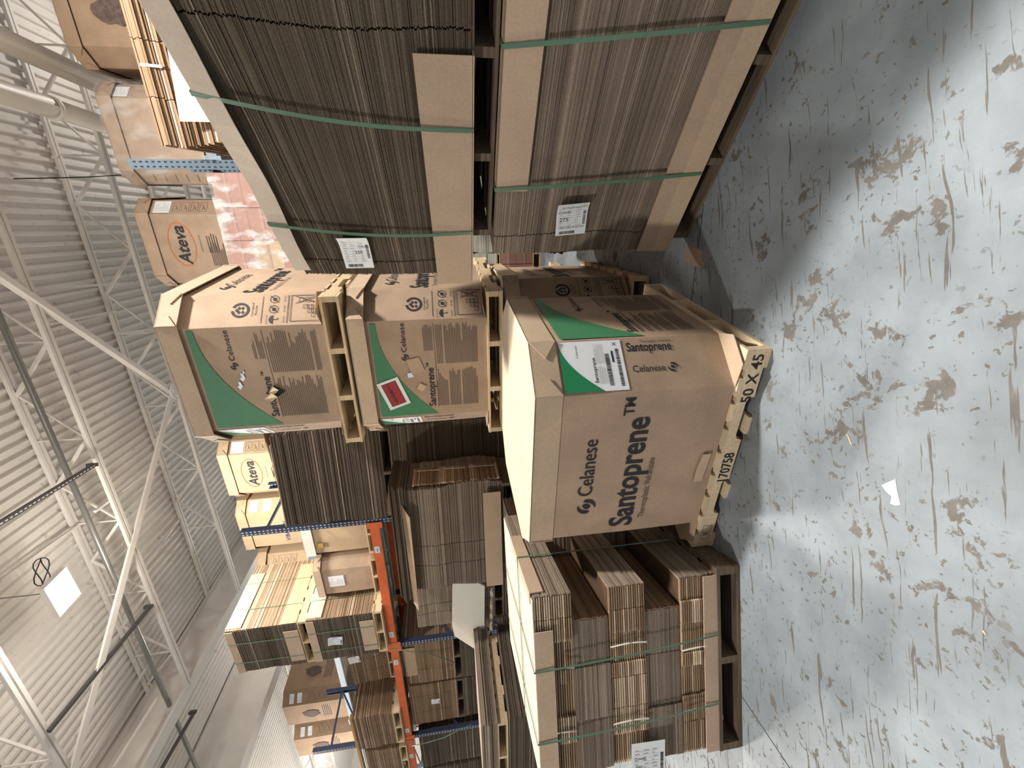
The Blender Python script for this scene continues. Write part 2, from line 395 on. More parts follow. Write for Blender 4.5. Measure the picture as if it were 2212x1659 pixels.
# ---------------------------------------------------------------- octagonal bulk boxes with lids
def octo(hx, hy, cx, cy):
    return [(-hx + cx, -hy), (hx - cx, -hy), (hx, -hy + cy), (hx, hy - cy), (hx - cx, hy), (-hx + cx, hy), (-hx, hy - cy), (-hx, -hy + cy)]
def gaylord(label, loc, rz, W=1.10, L=1.235, H=0.97, cx=0.16, cy=0.20, lid=(0.85, 0.98), body='kraft', lidm='lid', topm='lid_top', group=None, tilt=0.0, name='bulk_box', lidflaps=True, lidgrow=0.012, lidsq=None):
    t_ = thing(name, label, 'bulk box', loc, rz, group)
    hx, hy = W / 2, L / 2; P = octo(hx, hy, cx, cy); b_ = MB()
    lv = [(0, 0.0), (0.12, .003), (0.5, .005), (0.85, .003), (1, 0)]
    rings = []
    for f, g in lv:
        q = octo(hx + g, hy + g, cx, cy); rings.append([(x, y, f * H) for x, y in q])
    for r0, r1 in zip(rings, rings[1:]):
        for i in range(8):
            j = (i + 1) % 8; b_.poly([r0[i], r0[j], r1[j], r1[i]])
    b_.poly(list(reversed(rings[0]))); b_.poly(rings[-1])
    b_.build('body', body, t_)
    if lid:
        l0, l1 = lid; g = lidgrow; e = .007
        o_ = octo(hx + g + .012, hy + g + .012, cx, cy); i_ = octo(hx + g + .006, hy + g + .006, cx, cy)
        s = MB()
        for i in range(8):
            j = (i + 1) % 8
            s.hexa([(*o_[i], l0), (*o_[j], l0), (*i_[j], l0), (*i_[i], l0), (*o_[i], l1), (*o_[j], l1), (*i_[j], l1), (*i_[i], l1)])
        lo = s.build('lid', lidm, t_)
        tp = MB(); tp.prism([(x, y, l1 - .006) for x, y in o_], (0, 0, .007)); tp.build('lid_top', topm, lo)
        if lidflaps:
            # folded corner tucks: a pair of triangles on every bevelled corner of the lid
            for i in (1, 3, 5, 7):
                F = Face(o_[i], o_[(i + 1) % 8], l0, l1, .003); hh = l1 - l0
                for a0, a1 in ((0, .33), (1, .67)):
                    tr_ = MB(); pts = [F.pt(a0 * F.w, hh), F.pt(a1 * F.w, hh * .45), F.pt(a0 * F.w, 0)]
                    if a0 == 1: pts.reverse()
                    tr_.prism([tuple(q) for q in pts], tuple(F.n * .005)); tr_.build('corner_tuck', lidm, lo)
    z1 = (lid[0] if lid else H)
    F = {n_: Face(P[i], P[(i + 1) % 8], 0, z1, .0085) for i, n_ in enumerate(('front', 'rc', 'right', 'brc', 'back', 'blc', 'left', 'lc'))}
    return t_, F

def print_santoprene_side(t_, F, seed):
    # big lettering on the long sides
    w_, h = F.w, F.h
    p = Print(F); swirl(p, w_ * .235, h * .80, .052); p.build('swirl_mark', 'ink', t_)
    Print(F).text('Celanese', w_ * .315, h * .775, .078, .004, w_ * .405).build('lettering', 'ink', t_)
    Print(F).text('Santoprene', w_ * .045, h * .485, .128, .022, w_ * .80).build('lettering', 'ink', t_)
    Print(F).text('TM', w_ * .862, h * .585, .052, .012, w_ * .11).build('lettering', 'ink', t_)
    Print(F).text('Thermoplastic Vulcanizate', w_ * .10, h * .405, .036, 0, w_ * .46).build('lettering', 'ink_soft', t_)
def print_santoprene_front(t_, F, seed):
    w_, h = F.w, F.h; k = 24
    pts = [(w_ * .985, h * .965), (w_ * .015, h * .965)]
    for i in range(k + 1):
        s = i / k; pts.append((w_ * (.015 + .97 * s), h * (.965 - .045 - .46 * (1 - s) ** 2.1)))
    # fan of quads keeps the concave curve clean
    p = Print(F)
    for i in range(k):
        a, c_ = pts[2 + i], pts[3 + i]; p.poly([a, c_, (c_[0], h * .965), (a[0], h * .965)])
    p.build('green_panel', 'green_ink', t_)
    p = Print(F); swirl(p, w_ * .64, h * .705, .027); p.text('Celanese', w_ * .69, h * .688, .036, .003, w_ * .29); p.build('lettering', 'ink', t_)
    p = Print(F); p.text('Santoprene', w_ * .10, h * .475, .052, .018, w_ * .42); p.text('TM', w_ * .53, h * .515, .018, .01); p.build('lettering', 'ink', t_)
    text_block(F, t_, w_ * .10, w_ * .52, h * .09, h * .455, 26, seed)
    text_block(F, t_, w_ * .56, w_ * .965, h * .07, h * .44, 26, seed + 1)
    text_block(F, t_, w_ * .70, w_ * .97, h * .465, h * .545, 7, seed + 2)
    Print(F).rect(w_ * .09, w_ * .97, h * .450, h * .454).build('printed_rule', 'ink_soft', t_)
def print_santoprene_label(t_, F, seed, tiltdeg=0):
    w_, h = F.w, F.h
    a0, a1, z0, z1 = .04 * w_, .97 * w_, 0.625 * h, .985 * h
    q = Print(F, .0095).rect(a0, a1, z0, z1).build('shipping_label', 'paper', t_, 'white shipping label with a green curved corner')
    k = 16; p = Print(F, .0105)
    for i in range(k):
        f0, f1 = i / k, (i + 1) / k
        g = lambda f: (z1 - (z1 - z0) * .62 * (1 - f) ** 1.9)
        p.poly([(a0 + (a1 - a0) * f0 * .99, g(f0)), (a0 + (a1 - a0) * f1 * .99, g(f1)), (a0 + (a1 - a0) * f1 * .99, z1), (a0 + (a1 - a0) * f0 * .99, z1)])
    p.build('label_print', 'green_label', q)
    F2 = Face((0, 0), (1, 0), 0, 1); F2.__dict__ = dict(F.__dict__); F2.off = .0105
    p = Print(F2); ww = a1 - a0
    p.text('Santoprene', a0 + ww * .16, z0 + (z1 - z0) * .46, .017, .012, ww * .5); p.text('Celanese', a0 + ww * .66, z0 + (z1 - z0) * .72, .009, 0, ww * .26)
    r = random.Random(seed)
    for bz, bh, b0, b1 in ((.225, .07, .10, .72), (.06, .055, .08, .80)):
        a = a0 + ww * b0
        while a < a0 + ww * b1:
            g = r.choice((.002, .003, .005)); p.rect(a, a + g, z0 + (z1 - z0) * bz, z0 + (z1 - z0) * (bz + bh)); a += g + r.choice((.002, .003))
    p.text('X', a0 + ww * .88, z0 + (z1 - z0) * .08, .02); p.rect(a0 + ww * .55, a0 + ww * .78, z0 + (z1 - z0) * .155, z0 + (z1 - z0) * .185)
    p.build('label_print', 'ink', q)
    text_block(F2, q, a0 + ww * .14, a0 + ww * .50, z0 + (z1 - z0) * .31, z0 + (z1 - z0) * .44, 11, seed, 'paper_grey')
    text_block(F2, q, a0 + ww * .54, a0 + ww * .94, z0 + (z1 - z0) * .31, z0 + (z1 - z0) * .46, 12, seed + 4, 'paper_grey')
    Print(F).text('Santoprene', w_ * .74, h * .595, .046, .018, h * .27, -90).build('lettering', 'ink', t_)
    Print(F).text('Thermoplastic Vulcanizate', w_ * .90, h * .51, .014, 0, h * .19, -90).build('lettering', 'ink_soft', t_)
    p = Print(F); swirl(p, w_ * .41, h * .345, .026); p.text('Celanese', w_ * .35, h * .585, .034, .003, h * .195, -90); p.build('lettering', 'ink', t_)
def print_handling(t_, F, seed):
    # recycling ring, keep dry / no hooks / no forks, stacking chart
    w_, h = F.w, F.h
    p = Print(F); c_ = (w_ * .5, h * .60); p.ring(*c_, .041, .058, 95, 445 - 20)
    for dx, dz in ((-.016, .009), (.016, .009), (-.016, -.016), (.015, -.014), (0, .023)):
        p.poly([(c_[0] + dx - .014, c_[1] + dz), (c_[0] + dx, c_[1] + dz - .012), (c_[0] + dx + .014, c_[1] + dz), (c_[0] + dx, c_[1] + dz + .012)])
    p.build('recycling_mark', 'ink', t_)
    Print(F).text('Corrugated', w_ * .3, h * .508, .014, 0, w_ * .42).build('printed_text', 'ink', t_); Print(F).text('Recycles', w_ * .34, h * .483, .014, 0, w_ * .3).build('printed_text', 'ink', t_)
    for q_ in ((.08, .92, .445, .449), (.06, .94, .262, .267)): Print(F).rect(w_ * q_[0], w_ * q_[1], h * q_[2], h * q_[3]).build('printed_rule', 'ink', t_)
    for a in (.5, .82):
        p = Print(F); p.ring(w_ * a, h * .365, .026, .030, 0, 360, 20); p.line(w_ * a - .028, h * .365 - .028, w_ * a + .028, h * .365 + .028, .004); p.rect(w_ * a - .012, w_ * a + .012, h * .365 - .012, h * .365 + .010); p.build('handling_icon', 'ink', t_)
    p = Print(F); a = w_ * .18; p.poly([(a - .034, h * .365), (a + .034, h * .365), (a + .024, h * .385), (a, h * .395), (a - .024, h * .385)]); p.line(a, h * .365, a, h * .33, .004); p.line(a, h * .33, a + .012, h * .33, .004)
    for i in range(6): p.line(a - .03 + i * .012, h * .405, a - .026 + i * .012, h * .415, .003)
    p.build('handling_icon', 'ink', t_)
    for s, a in (('Keep Dry', .07), ('No Rain', .40), ('No Heat', .72)): Print(F).text(s, w_ * a, h * .285, .011, 0, w_ * .21).build('printed_text', 'ink', t_)
    p = Print(F); x0, x1, z0, z1 = w_ * .10, w_ * .93, h * .03, h * .245
    for r_ in ((x0, x1, z0, z0 + .004), (x0, x1, z1 - .004, z1), (x0, x0 + .004, z0, z1), (x1 - .004, x1, z0, z1)): p.rect(*r_)
    def sq(a, z, s):
        for r_ in ((a, a + s, z, z + .003), (a, a + s, z + s * .8, z + s * .8 + .003), (a, a + .003, z, z + s * .8), (a + s - .003, a + s, z, z + s * .8)): p.rect(*r_)
    s = .034
    for i in range(3):
        for j in range(3 - i): sq(x0 + .03 + s * (i + j), z0 + .025 + s * .85 * i, s * .92)
    for i in range(3): sq(x1 - .055, z0 + .03 + i * .04, .036)
    p.line(x1 - .065, z0 + .02, x1 - .01, z1 - .03, .004); p.line(x1 - .065, z1 - .03, x1 - .01, z0 + .02, .004)
    p.build('stacking_chart', 'ink', t_)
def print_ateva(t_, F, seed, small=True):
    w_, h = F.w, F.h
    p = Print(F); p.ring(w_ * .5, h * .655, .155, .165, 0, 360, 40, 1.75); p.build('orange_oval', 'orange_ink', t_)
    Print(F, .0095).text('Ateva', w_ * .16, h * .575, .15, .022, w_ * .66, 0, .25).build('lettering', 'ink', t_)
    Print(F).text('ETHYLENE VINYL ACETATE', w_ * .36, h * .37, .018, 0, w_ * .3).build('printed_text', 'ink_soft', t_)
    text_block(F, t_, w_ * .12, w_ * .55, h * .05, h * .27, 9, seed); text_block(F, t_, w_ * .35, w_ * .68, h * .12, h * .29, 5, seed + 3)
def corner_label(t_, F, a0, a1, z0, z1, seed, off=.0095):
    o = Print(F, off).rect(a0, a1, z0, z1).build('paper_label', 'paper', t_, 'white paper label with small print')
    r = random.Random(seed); p = Print(F, off + .001); n = max(3, int((z1 - z0) / .02))
    for i in range(n):
        z = z0 + (z1 - z0) * (i + .5) / n; p.rect(a0 + (a1 - a0) * .1, a0 + (a1 - a0) * r.uniform(.4, .9), z - .002, z + .002)
    p.build('label_print', 'paper_grey', o)
def handling_row(t_, F, z, mat='ink_soft'):
    w_ = F.w
    for i in range(4):
        p = Print(F); x0, x1 = w_ * .18, w_ * .82; zz = z - i * .11; p.rect(x0, x1, zz, zz + .003); p.rect(x0, x1, zz + .085, zz + .088); p.rect(x0, x0 + .003, zz, zz + .085); p.rect(x1 - .003, x1, zz, zz + .085)
        p.line(x0 + .03, zz + .02, x1 - .05, zz + .06, .006); p.line(x0 + .03, zz + .06, x1 - .09, zz + .03, .006); p.build('handling_icon', mat, t_)

# ---------------------------------------------------------------- stacks of flat board
def flat_stack(name, label, loc, rz, w_, d, h, n, seed, mat='edge', jit=.006, wav=.012, creases=(), group=None, cat='cardboard stack', fine=None, pale=.05, lean=(0, 0), segs=None, rightm=None, warpf=None):
    t_ = thing(name, label, cat, loc, rz, group); r = random.Random(seed); b_ = MB(); th = h / n
    ph = [r.uniform(0, 6.28) for _ in range(6)]
    tone = .5
    for i in range(n):
        f = i / n; z = i * th
        if r.random() < .10: tone = r.uniform(.36, .62)
        tn = min(1, max(0, tone + r.uniform(-.2, .2)))
        if r.random() < pale: tn = r.uniform(.85, 1)
        yo = wav * (math.sin(5 * f + ph[0]) + .6 * math.sin(13 * f + ph[1])) + r.uniform(-jit, jit) + lean[1] * f
        xo = wav * (math.sin(4 * f + ph[2]) + .6 * math.sin(11 * f + ph[3])) + r.uniform(-jit, jit) + lean[0] * f
        x2 = wav * (math.sin(4.5 * f + ph[4]) + .6 * math.sin(9 * f + ph[5])) + r.uniform(-jit, jit) + lean[0] * f
        cs = [xo] + [c_ + xo * .5 + r.uniform(-.004, .004) + .010 * math.sin(7 * f + ph[1]) for c_ in creases] + [w_ + x2]
        for k in range(len(cs) - 1):
            a, e = cs[k] + (.0035 if k else 0), cs[k + 1] - (.0035 if k < len(cs) - 2 else 0)
            yy = yo + r.uniform(-.0015, .0015) + (segs(k, i) if segs else 0)
            b_.box(a, e, yy, d + r.uniform(-jit, jit) + lean[1] * f, z, z + th * .86, min(1, max(0, tn + r.uniform(-.06, .06))))
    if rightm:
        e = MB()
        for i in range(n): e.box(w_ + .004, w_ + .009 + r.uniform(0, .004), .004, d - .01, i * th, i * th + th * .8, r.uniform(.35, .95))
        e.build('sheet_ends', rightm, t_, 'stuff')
    # solid core keeps light from leaking between the sheets
    b_.box(.05, w_ - .05, .06, d - .05, 0.0, h - th * .4, .3)
    if warpf: b_.warp(warpf)
    b_.build('board_sheets', mat, t_, 'stuff')
    return t_
def board(t_, name, mat, x0, x1, y0, y1, z0, z1, warpf=None, label=None, nx=1):
    b_ = MB()
    for i in range(nx): b_.box(x0 + (x1 - x0) * i / nx, x0 + (x1 - x0) * (i + 1) / nx, y0, y1, z0, z1)
    if warpf: b_.warp(warpf)
    return b_.build(name, mat, t_, None, label)
def strap_front(t_, x0, x1, z0, z1, d=None, y=-.014, wd=.016, mat='strap', sag=0.0, over=True, warpf=None, bow=0.012):
    b_ = MB(); k = 8
    P = [(x0 + (x1 - x0) * i / k + sag * math.sin(math.pi * i / k), y - bow * math.sin(math.pi * i / k), z0 + (z1 - z0) * i / k) for i in range(k + 1)]
    for a, e in zip(P, P[1:]):
        b_.hexa([(a[0] - wd / 2, a[1] - .001, a[2]), (a[0] + wd / 2, a[1] - .001, a[2]), (a[0] + wd / 2, a[1] + .001, a[2]), (a[0] - wd / 2, a[1] + .001, a[2]),
                 (e[0] - wd / 2, e[1] - .001, e[2]), (e[0] + wd / 2, e[1] - .001, e[2]), (e[0] + wd / 2, e[1] + .001, e[2]), (e[0] - wd / 2, e[1] + .001, e[2])])
    if over and d: b_.box(x1 - wd / 2, x1 + wd / 2, y, d, z1 - .001, z1 + .0015)
    if warpf: b_.warp(warpf)
    return b_.build('strap', mat, t_)
def pallet_label(t_, x, z, wd, h, tilt, lines, y=-.03, curl=.03, seed=1):
    # paper sheet stuck to the front of a stack, one side curling away; tilt in degrees
    c_, s_ = math.cos(R(tilt)), math.sin(R(tilt))
    def P(a, b_, e=0):       # a, b in 0..1
        u, v_ = (a - .5) * wd, (b_ - .5) * h
        return (x + u * c_ - v_ * s_, y - curl * max(0, (b_ - .55) / .45) ** 2 - e, z + u * s_ + v_ * c_)
    m_ = MB(); k = 10
    for i in range(k): m_.poly([P(0, i / k), P(1, i / k), P(1, (i + 1) / k), P(0, (i + 1) / k)])
    o = m_.build('pallet_label', 'paper', t_, None, 'white paper pallet label with bar codes')
    q = MB(); g = MB(); r = random.Random(seed)
    def rect(b_, a0, a1, z0, z1): b_.poly([P(a0, z0, .001), P(a1, z0, .001), P(a1, z1, .001), P(a0, z1, .001)])
    a = .12
    while a < .62:
        gg = r.choice((.008, .014, .022)); rect(q, a, a + gg, .04, .13); a += gg + r.choice((.008, .012))
    zz = .30
    while zz < .72:
        gg = r.choice((.008, .014, .02)); rect(q, .86, .95, zz, zz + gg); zz += gg + r.choice((.008, .012))
    for i in range(9):
        zz = .2 + i * .075; rect(g, .06, .80, zz, zz + .004)
        for j in range(3):
            a = .08 + j * .26 + r.uniform(0, .04); rect(g, a, a + r.uniform(.05, .18), zz + .02, zz + .035)
    for st, a, zz, cp in lines:
        vs, fs = text2d(st, cp / h, .008 if cp > .02 else 0)
        n = len(q.v)
        q.v += [P(a + vx * h / wd, zz + vy, .001) for vx, vy in vs]
        for f in fs: q.f.append(tuple(n + i for i in f)); q.t.append(.5)
    q.build('label_print', 'ink', o); g.build('label_print', 'paper_grey', o)
    return o

# ================================================================= THE BUILDING
fl = MB(); fl.box(-30, 30, -12, 45, -.2, 0); FLOOR = struct(fl.build('floor', 'floor'))
for a, e in (((1520, 440), (1492, 660)), ((1590, 1485), (1760, 1740))):      # saw cut joints in the slab
    b_ = MB(); b_.bar(pz(*a, .0), pz(*e, .0), .005, .0016); b_.build('floor_joint', 'black', FLOOR)
AY, BY = 158.5, 70.0
ua = Vector((math.cos(R(AY)), math.sin(R(AY)), 0)); ub = Vector((math.cos(R(BY)), math.sin(R(BY)), 0)); un = Vector((math.sin(R(AY)), -math.cos(R(AY)), 0))
HD = 7.4
dk = MB(); pitch = .1524; rib = .045; na = 330
prof = []
for i in range(-na // 2, na // 2):
    a = i * pitch; prof += [(a, 0), (a + .045, 0), (a + .062, rib), (a + .135, rib)]
def DP(a, b_, z): return tuple(ua * a + ub * b_ + Vector((0, 0, HD + z)))
for (a0, z0), (a1, z1) in zip(prof, prof[1:]): dk.poly([DP(a0, -10, z0), DP(a0, 42, z0), DP(a1, 42, z1), DP(a1, -10, z1)])
dk.poly([DP(prof[0][0], -10, .3), DP(prof[-1][0], -10, .3), DP(prof[-1][0], 42, .3), DP(prof[0][0], 42, .3)])
struct(dk.build('ceiling', 'deck'))

def line_at(perp): return un * perp        # foot point of a joist line
A_END = 8.2                                  # joists end on a girder at this distance along ua
JB = 6.70
def joist(perp, a0, a1, label):
    t_ = thing('roof_joist', label, 'roof joist', (0, 0, 0), 0, 'open web roof joists')
    o = line_at(perp); P = lambda a, z, n=0: o + ua * a + un * n + Vector((0, 0, z))
    for nm, z, hh in (('top_chord', HD - .035, .05), ('bottom_chord', JB, .05)):
        b_ = MB()
        for n in (-.035, .035): b_.bar(P(a0, z, n), P(a1, z, n), .045, hh)
        b_.build(nm, 'white_paint', t_)
    k = 0; a = a0 + .3; st = .72
    while a + 2 * st < a1:
        for p0, p1, wd in ((P(a, HD - .06), P(a + st, JB + .02), .03), (P(a + st, JB + .02), P(a + 2 * st, HD - .06), .04), (P(a + st, JB), P(a + st, HD - .06), .022)):
            b_ = MB(); b_.bar(p0, p1, wd, wd); b_.build('web', 'white_paint', t_)
        a += 2 * st
    return t_
for perp, a0, a1, lb in ((4.28, -9, A_END, 'white open web roof joist over the near floor beside the lamp'), (6.45, -11, A_END, 'white open web roof joist carrying the grey sprinkler pipe'),
                     (8.66, -12, A_END, 'white open web roof joist where two long braces meet'), (10.87, -12, A_END, 'white open web roof joist behind the brace joint'), (13.08, -12, A_END, 'white open web roof joist far over the back rack')):
    joist(perp, a0, a1, lb)
for perp, a0, a1, lb in ((11.0, A_END + 2.8, 20, 'white roof joist in the bright bay beyond the wide girder'), (13.2, A_END + 2.8, 20, 'second white roof joist in the bright bay beyond the wide girder')):
    joist(perp, a0, a1, lb)
# girders across the joist ends
def girder(a, z0, z1, wd, label):
    t_ = thing('roof_girder', label, 'girder'); P = lambda b_, z, s=0: ua * (a + s) + un * b_ + Vector((0, 0, z))
    b_ = MB(); b_.bar(P(-6, (z0 + z1) / 2), P(34, (z0 + z1) / 2), .02, z1 - z0); b_.build('web_plate', 'white_paint', t_)
    for z in (z0, z1):
        b_ = MB(); b_.bar(P(-6, z), P(34, z), wd, .03); b_.build('flange', 'white_paint', t_)
girder(A_END + .1, 6.72, 7.36, .26, 'white steel girder at the joist ends')
girder(A_END + 2.6, 6.30, 7.36, .34, 'deep white steel girder in front of the bright bay')
# braces
def rod(name, label, cat, pts, r, mat, k=10, group=None):
    b_ = MB(); b_.tube(pts, r, k); o = b_.build(name, mat, None, None, None, True); return tag(o, label, cat, group)
nodep = pz(375, 845, 6.64)
def angle_bar(label, p0, p1, wd=.11):
    t_ = thing('roof_brace', label, 'roof brace', (0, 0, 0), 0, 'long roof braces')
    b_ = MB(); b_.bar(p0, p1, wd, .012); b_.build('flange', 'white_paint', t_)
    d = (p1 - p0).normalized(); s = d.cross(Vector((0, 0, 1))).normalized() * (wd / 2); b_ = MB()
    b_.bar(p0 + s + Vector((0, 0, .045)), p1 + s + Vector((0, 0, .045)), .012, .10); b_.build('web', 'white_paint', t_)
d = pz(160, 1659, 6.60) - nodep; angle_bar('white angle brace running from the joist node past the lamp', nodep, nodep + d * 1.35)
d = pz(0, 590, 6.64) - nodep; angle_bar('white angle brace running from the joist node over the stacked resin boxes', nodep, nodep + d * 1.6, .07)
# hub where the braces meet
t_ = thing('brace_hub', 'white steel hub plate where the roof braces meet', 'bracket', nodep)
b_ = MB(); b_.prism([(.16 * math.cos(R(a)), .16 * math.sin(R(a)), -.04) for a in range(0, 360, 45)], (0, 0, .02)); b_.build('plate', 'white_paint', t_)
for a in (40, 160, 280):
    b_ = MB(); b_.tube([(.09 * math.cos(R(a)), .09 * math.sin(R(a)), -.06), (.09 * math.cos(R(a)), .09 * math.sin(R(a)), 0)], .016, 6); b_.build('bolt', 'white_paint', t_)
# bridging bars between joists
for i, (p0, p1) in enumerate((((60, 625), (275, 612)), ((250, 672), (110, 700)), ((395, 705), (255, 720)), ((175, 1130), (0, 1255)), ((345, 1000), (205, 1105)), ((315, 1445), (180, 1659)), ((340, 1508), (245, 1659)), ((385, 1125), (265, 1290)))):
    a, e = pz(*p0, 7.3 if i % 2 else 6.75), pz(*p1, 7.3 if i % 2 else 6.75)
    b_ = MB(); b_.bar(a, e, .035, .035); tag(b_.build('joist_bridging', 'white_paint'), 'thin white bridging bar between roof joists', 'bridging bar', 'joist bridging bars')
# big cream ducts
for lb, a, e, r in (('plain cream duct passing above the tall flat boxes', (0, 84), (235, 190), .135), ('cream duct with a joint collar under the roof', (0, 200), (237, 275), .13)):
    p0, p1 = pz(*a, 6.35), pz(*e, 6.35); d = (p1 - p0).normalized(); t_ = thing('ceiling_duct', lb, 'duct', (0, 0, 0), 0, 'cream ceiling ducts')
    if 'collar' in lb:
        mid = pz(108, 232, 6.35)
        b_ = MB(); b_.tube([p0 - d * 4, mid], r, 20); b_.build('duct_pipe', 'duct', t_, smooth=True)
        b_ = MB(); b_.tube([mid, p1 + d * 12], r * .92, 20); b_.build('duct_pipe', 'duct', t_, smooth=True)
        b_ = MB(); b_.tube([mid - d * .02, mid + d * .05], r * 1.1, 20); b_.build('joint_collar', 'white_paint', t_, smooth=True)
    else:
        b_ = MB(); b_.tube([p0 - d * 4, p1 + d * 12], r, 20); b_.build('duct_pipe', 'duct', t_, smooth=True)
# sprinkler pipe, strut channels, cable
p = pz(130, 985, 6.9)
rod('sprinkler_pipe', 'long grey sprinkler pipe hung below a roof joist', 'pipe', [p - ua * 2.2, p + ua * 14], .038, 'pipe', 12)
for i, ((a, e), lb, wd) in enumerate(((((204, 1004), (0, 1130)), 'perforated grey strut channel hung from the roof joists', .05), (((325, 1310), (105, 1580)), 'plain dark strut bar crossing behind the long brace', .05), (((420, 1538), (350, 1659)), 'dark strut bar near the joist ends', .05))):
    p0, p1 = pz(*a, 6.62), pz(*e, 6.62); d = p1 - p0
    if i == 0 or i == 2: p1 = p0 + d * 1.8
    t_ = thing('strut_channel', lb, 'strut', p0); b_ = MB(); b_.bar(Vector(), p1 - p0, wd, .04); b_.build('channel', 'strut', t_)
    if i == 0:
        n = int((p1 - p0).length / .06); b_ = MB(); dd = (p1 - p0) / n; s = dd.normalized() * .016
        for k in range(n): q = dd * (k + .5) + Vector((0, 0, -.021)); b_.bar(q - s, q + s, .014, .004)
        b_.build('slots', 'hole', t_, 'stuff')
    b_ = MB(); b_.bar(Vector((0, 0, -.03)), Vector((0, 0, .09)), .06, .05, (1, 0, 0)); b_.build('beam_clamp', 'strut', t_)
rod('hanging_cable', 'thin dark cable hanging from the roof beside the wrapped boxes', 'cable', [pz(30, 386, 7.2), pz(140, 384, 7.0), pz(200, 382, 6.8), pz(262, 378, 6.4)], .008, 'cable', 6)
b_ = MB(); p = pz(90, 1235, 6.95)
for s in (-1, 1): b_.tube([p + Vector((.18 * math.sin(a), .05 * s * math.sin(2 * a), -.07 * math.cos(a))) for a in [i * math.pi / 8 for i in range(17)]], .007, 6)
tag(b_.build('coiled_cable', 'cable'), 'coil of dark cable tied up beside the bright lamp', 'cable')

# lamp fixtures
for i, (p, k) in enumerate(LAMPS):
    lb = {'visible': 'bright square high bay lamp glowing under the roof deck', 'key': 'high bay lamp above the aisle beside the strapped stacks', 'left': 'high bay lamp above the open floor near the left stack'}.get(k, 'unseen lamp added to brighten the roof and back racks')
    t_ = thing('high_bay_lamp', lb, 'lamp', p, -24, 'high bay lamps')
    b_ = MB(); b_.box(-.23, .23, -.17, .17, 0, .07); b_.box(-.16, .16, -.10, .10, .07, .12); b_.build('housing', 'white_paint', t_)
    b_ = MB(); b_.box(-.21, .21, -.15, .15, -.012, 0); b_.build('diffuser', 'glow', t_)
    b_ = MB(); b_.tube([(0, 0, .12), (0, 0, HD - p[2])], .008, 6); b_.build('hanger', 'pipe', t_)

# far walls
b_ = MB(); o = un * 22; b_.bar(o - ua * 24 + Vector((0, 0, 3.8)), o + ua * 26 + Vector((0, 0, 3.8)), .2, 7.6); struct(b_.build('wall_back', 'white_paint'))
b_ = MB(); o = ua * 25; b_.bar(o - un * 8 + Vector((0, 0, 3.8)), o + un * 22 + Vector((0, 0, 3.8)), .2, 7.6); struct(b_.build('wall_left', 'white_paint'))
b_ = MB(); o = ua * -22; b_.bar(o - un * 8 + Vector((0, 0, 3.8)), o + un * 22 + Vector((0, 0, 3.8)), .2, 7.6); struct(b_.build('wall_right', 'white_paint'))

# ================================================================= FRONT ROW
def inv(rz, loc):
    c_, s_ = math.cos(R(-rz)), math.sin(R(-rz))
    return lambda p: (c_ * (p[0] - loc[0]) - s_ * (p[1] - loc[1]), s_ * (p[0] - loc[0]) + c_ * (p[1] - loc[1]), p[2] - loc[2])

# ---- the single resin box in front, on a fresh pallet
MR = 61.9; MC_ = (-0.202, 2.6345)
pm_ = pallet('fresh pale pallet with stencilled stringer under the nearest resin box', (*MC_, 0), MR, 1.143, 1.27, 'wood_new', nb=9)
Fp = Face((-1.143 / 2 + .002, 1.27 / 2), (-1.143 / 2 + .002, -1.27 / 2), .019, .108, .002)
Print(Fp).text('50 X 45', Fp.w * .775, .016, .055, .014, .26).build('stencil', 'ink', pm_)
Print(Fp).text('170758', Fp.w * .38, .016, .055, .014, .20).build('stencil', 'ink', pm_)
p = Print(Fp); p.text('IE', Fp.w * .07, .03, .03, .01); [p.rect(*q) for q in ((Fp.w * .05, Fp.w * .13, .018, .020), (Fp.w * .05, Fp.w * .13, .070, .072), (Fp.w * .05, Fp.w * .052, .018, .072), (Fp.w * .13, Fp.w * .132, .018, .072))]; p.build('stencil', 'ink_soft', pm_)
gm_, GF = gaylord('brown octagonal resin box with pale lid, alone on the pallet nearest the open floor', (*MC_, .127), MR, 1.108, 1.25, .965, .2076, .1824, (.853, .982), group='celanese style resin boxes', lidgrow=-.004)
gm_['group'] = 'octagonal resin boxes'
print_santoprene_side(gm_, GF['left'], 3); print_santoprene_front(gm_, GF['front'], 5); print_santoprene_label(gm_, GF['lc'], 8); print_handling(gm_, GF['rc'], 4)
# flaps spread out on the pallet at the bottom corners, and a scuffed patch of tape
for (P, Q) in (((-.554, -.625 + .1824), (-.554 + .2076, -.625)), ((-.554 + .2076, .625), (-.554, .625 - .1824))):
    F_ = Face(P, Q, 0, .1, 0); b_ = MB()
    pts = [F_.pt(-.01, .003, 0), F_.pt(F_.w + .01, .003, 0), F_.pt(F_.w * .78, .012, .115), F_.pt(F_.w * .22, .012, .115)]
    b_.prism([tuple(q) for q in reversed(pts)], (0, 0, .004)); b_.build('bottom_flap', 'lid', gm_)
F_ = GF['left']; b_ = MB(); b_.prism([tuple(F_.pt(a, z, .013)) for a, z in ((F_.w * .36, .055), (F_.w * .56, .04), (F_.w * .56, .085), (F_.w * .46, .10), (F_.w * .36, .10))], tuple(F_.n * .004)); b_.build('tape_patch', 'lid', gm_)

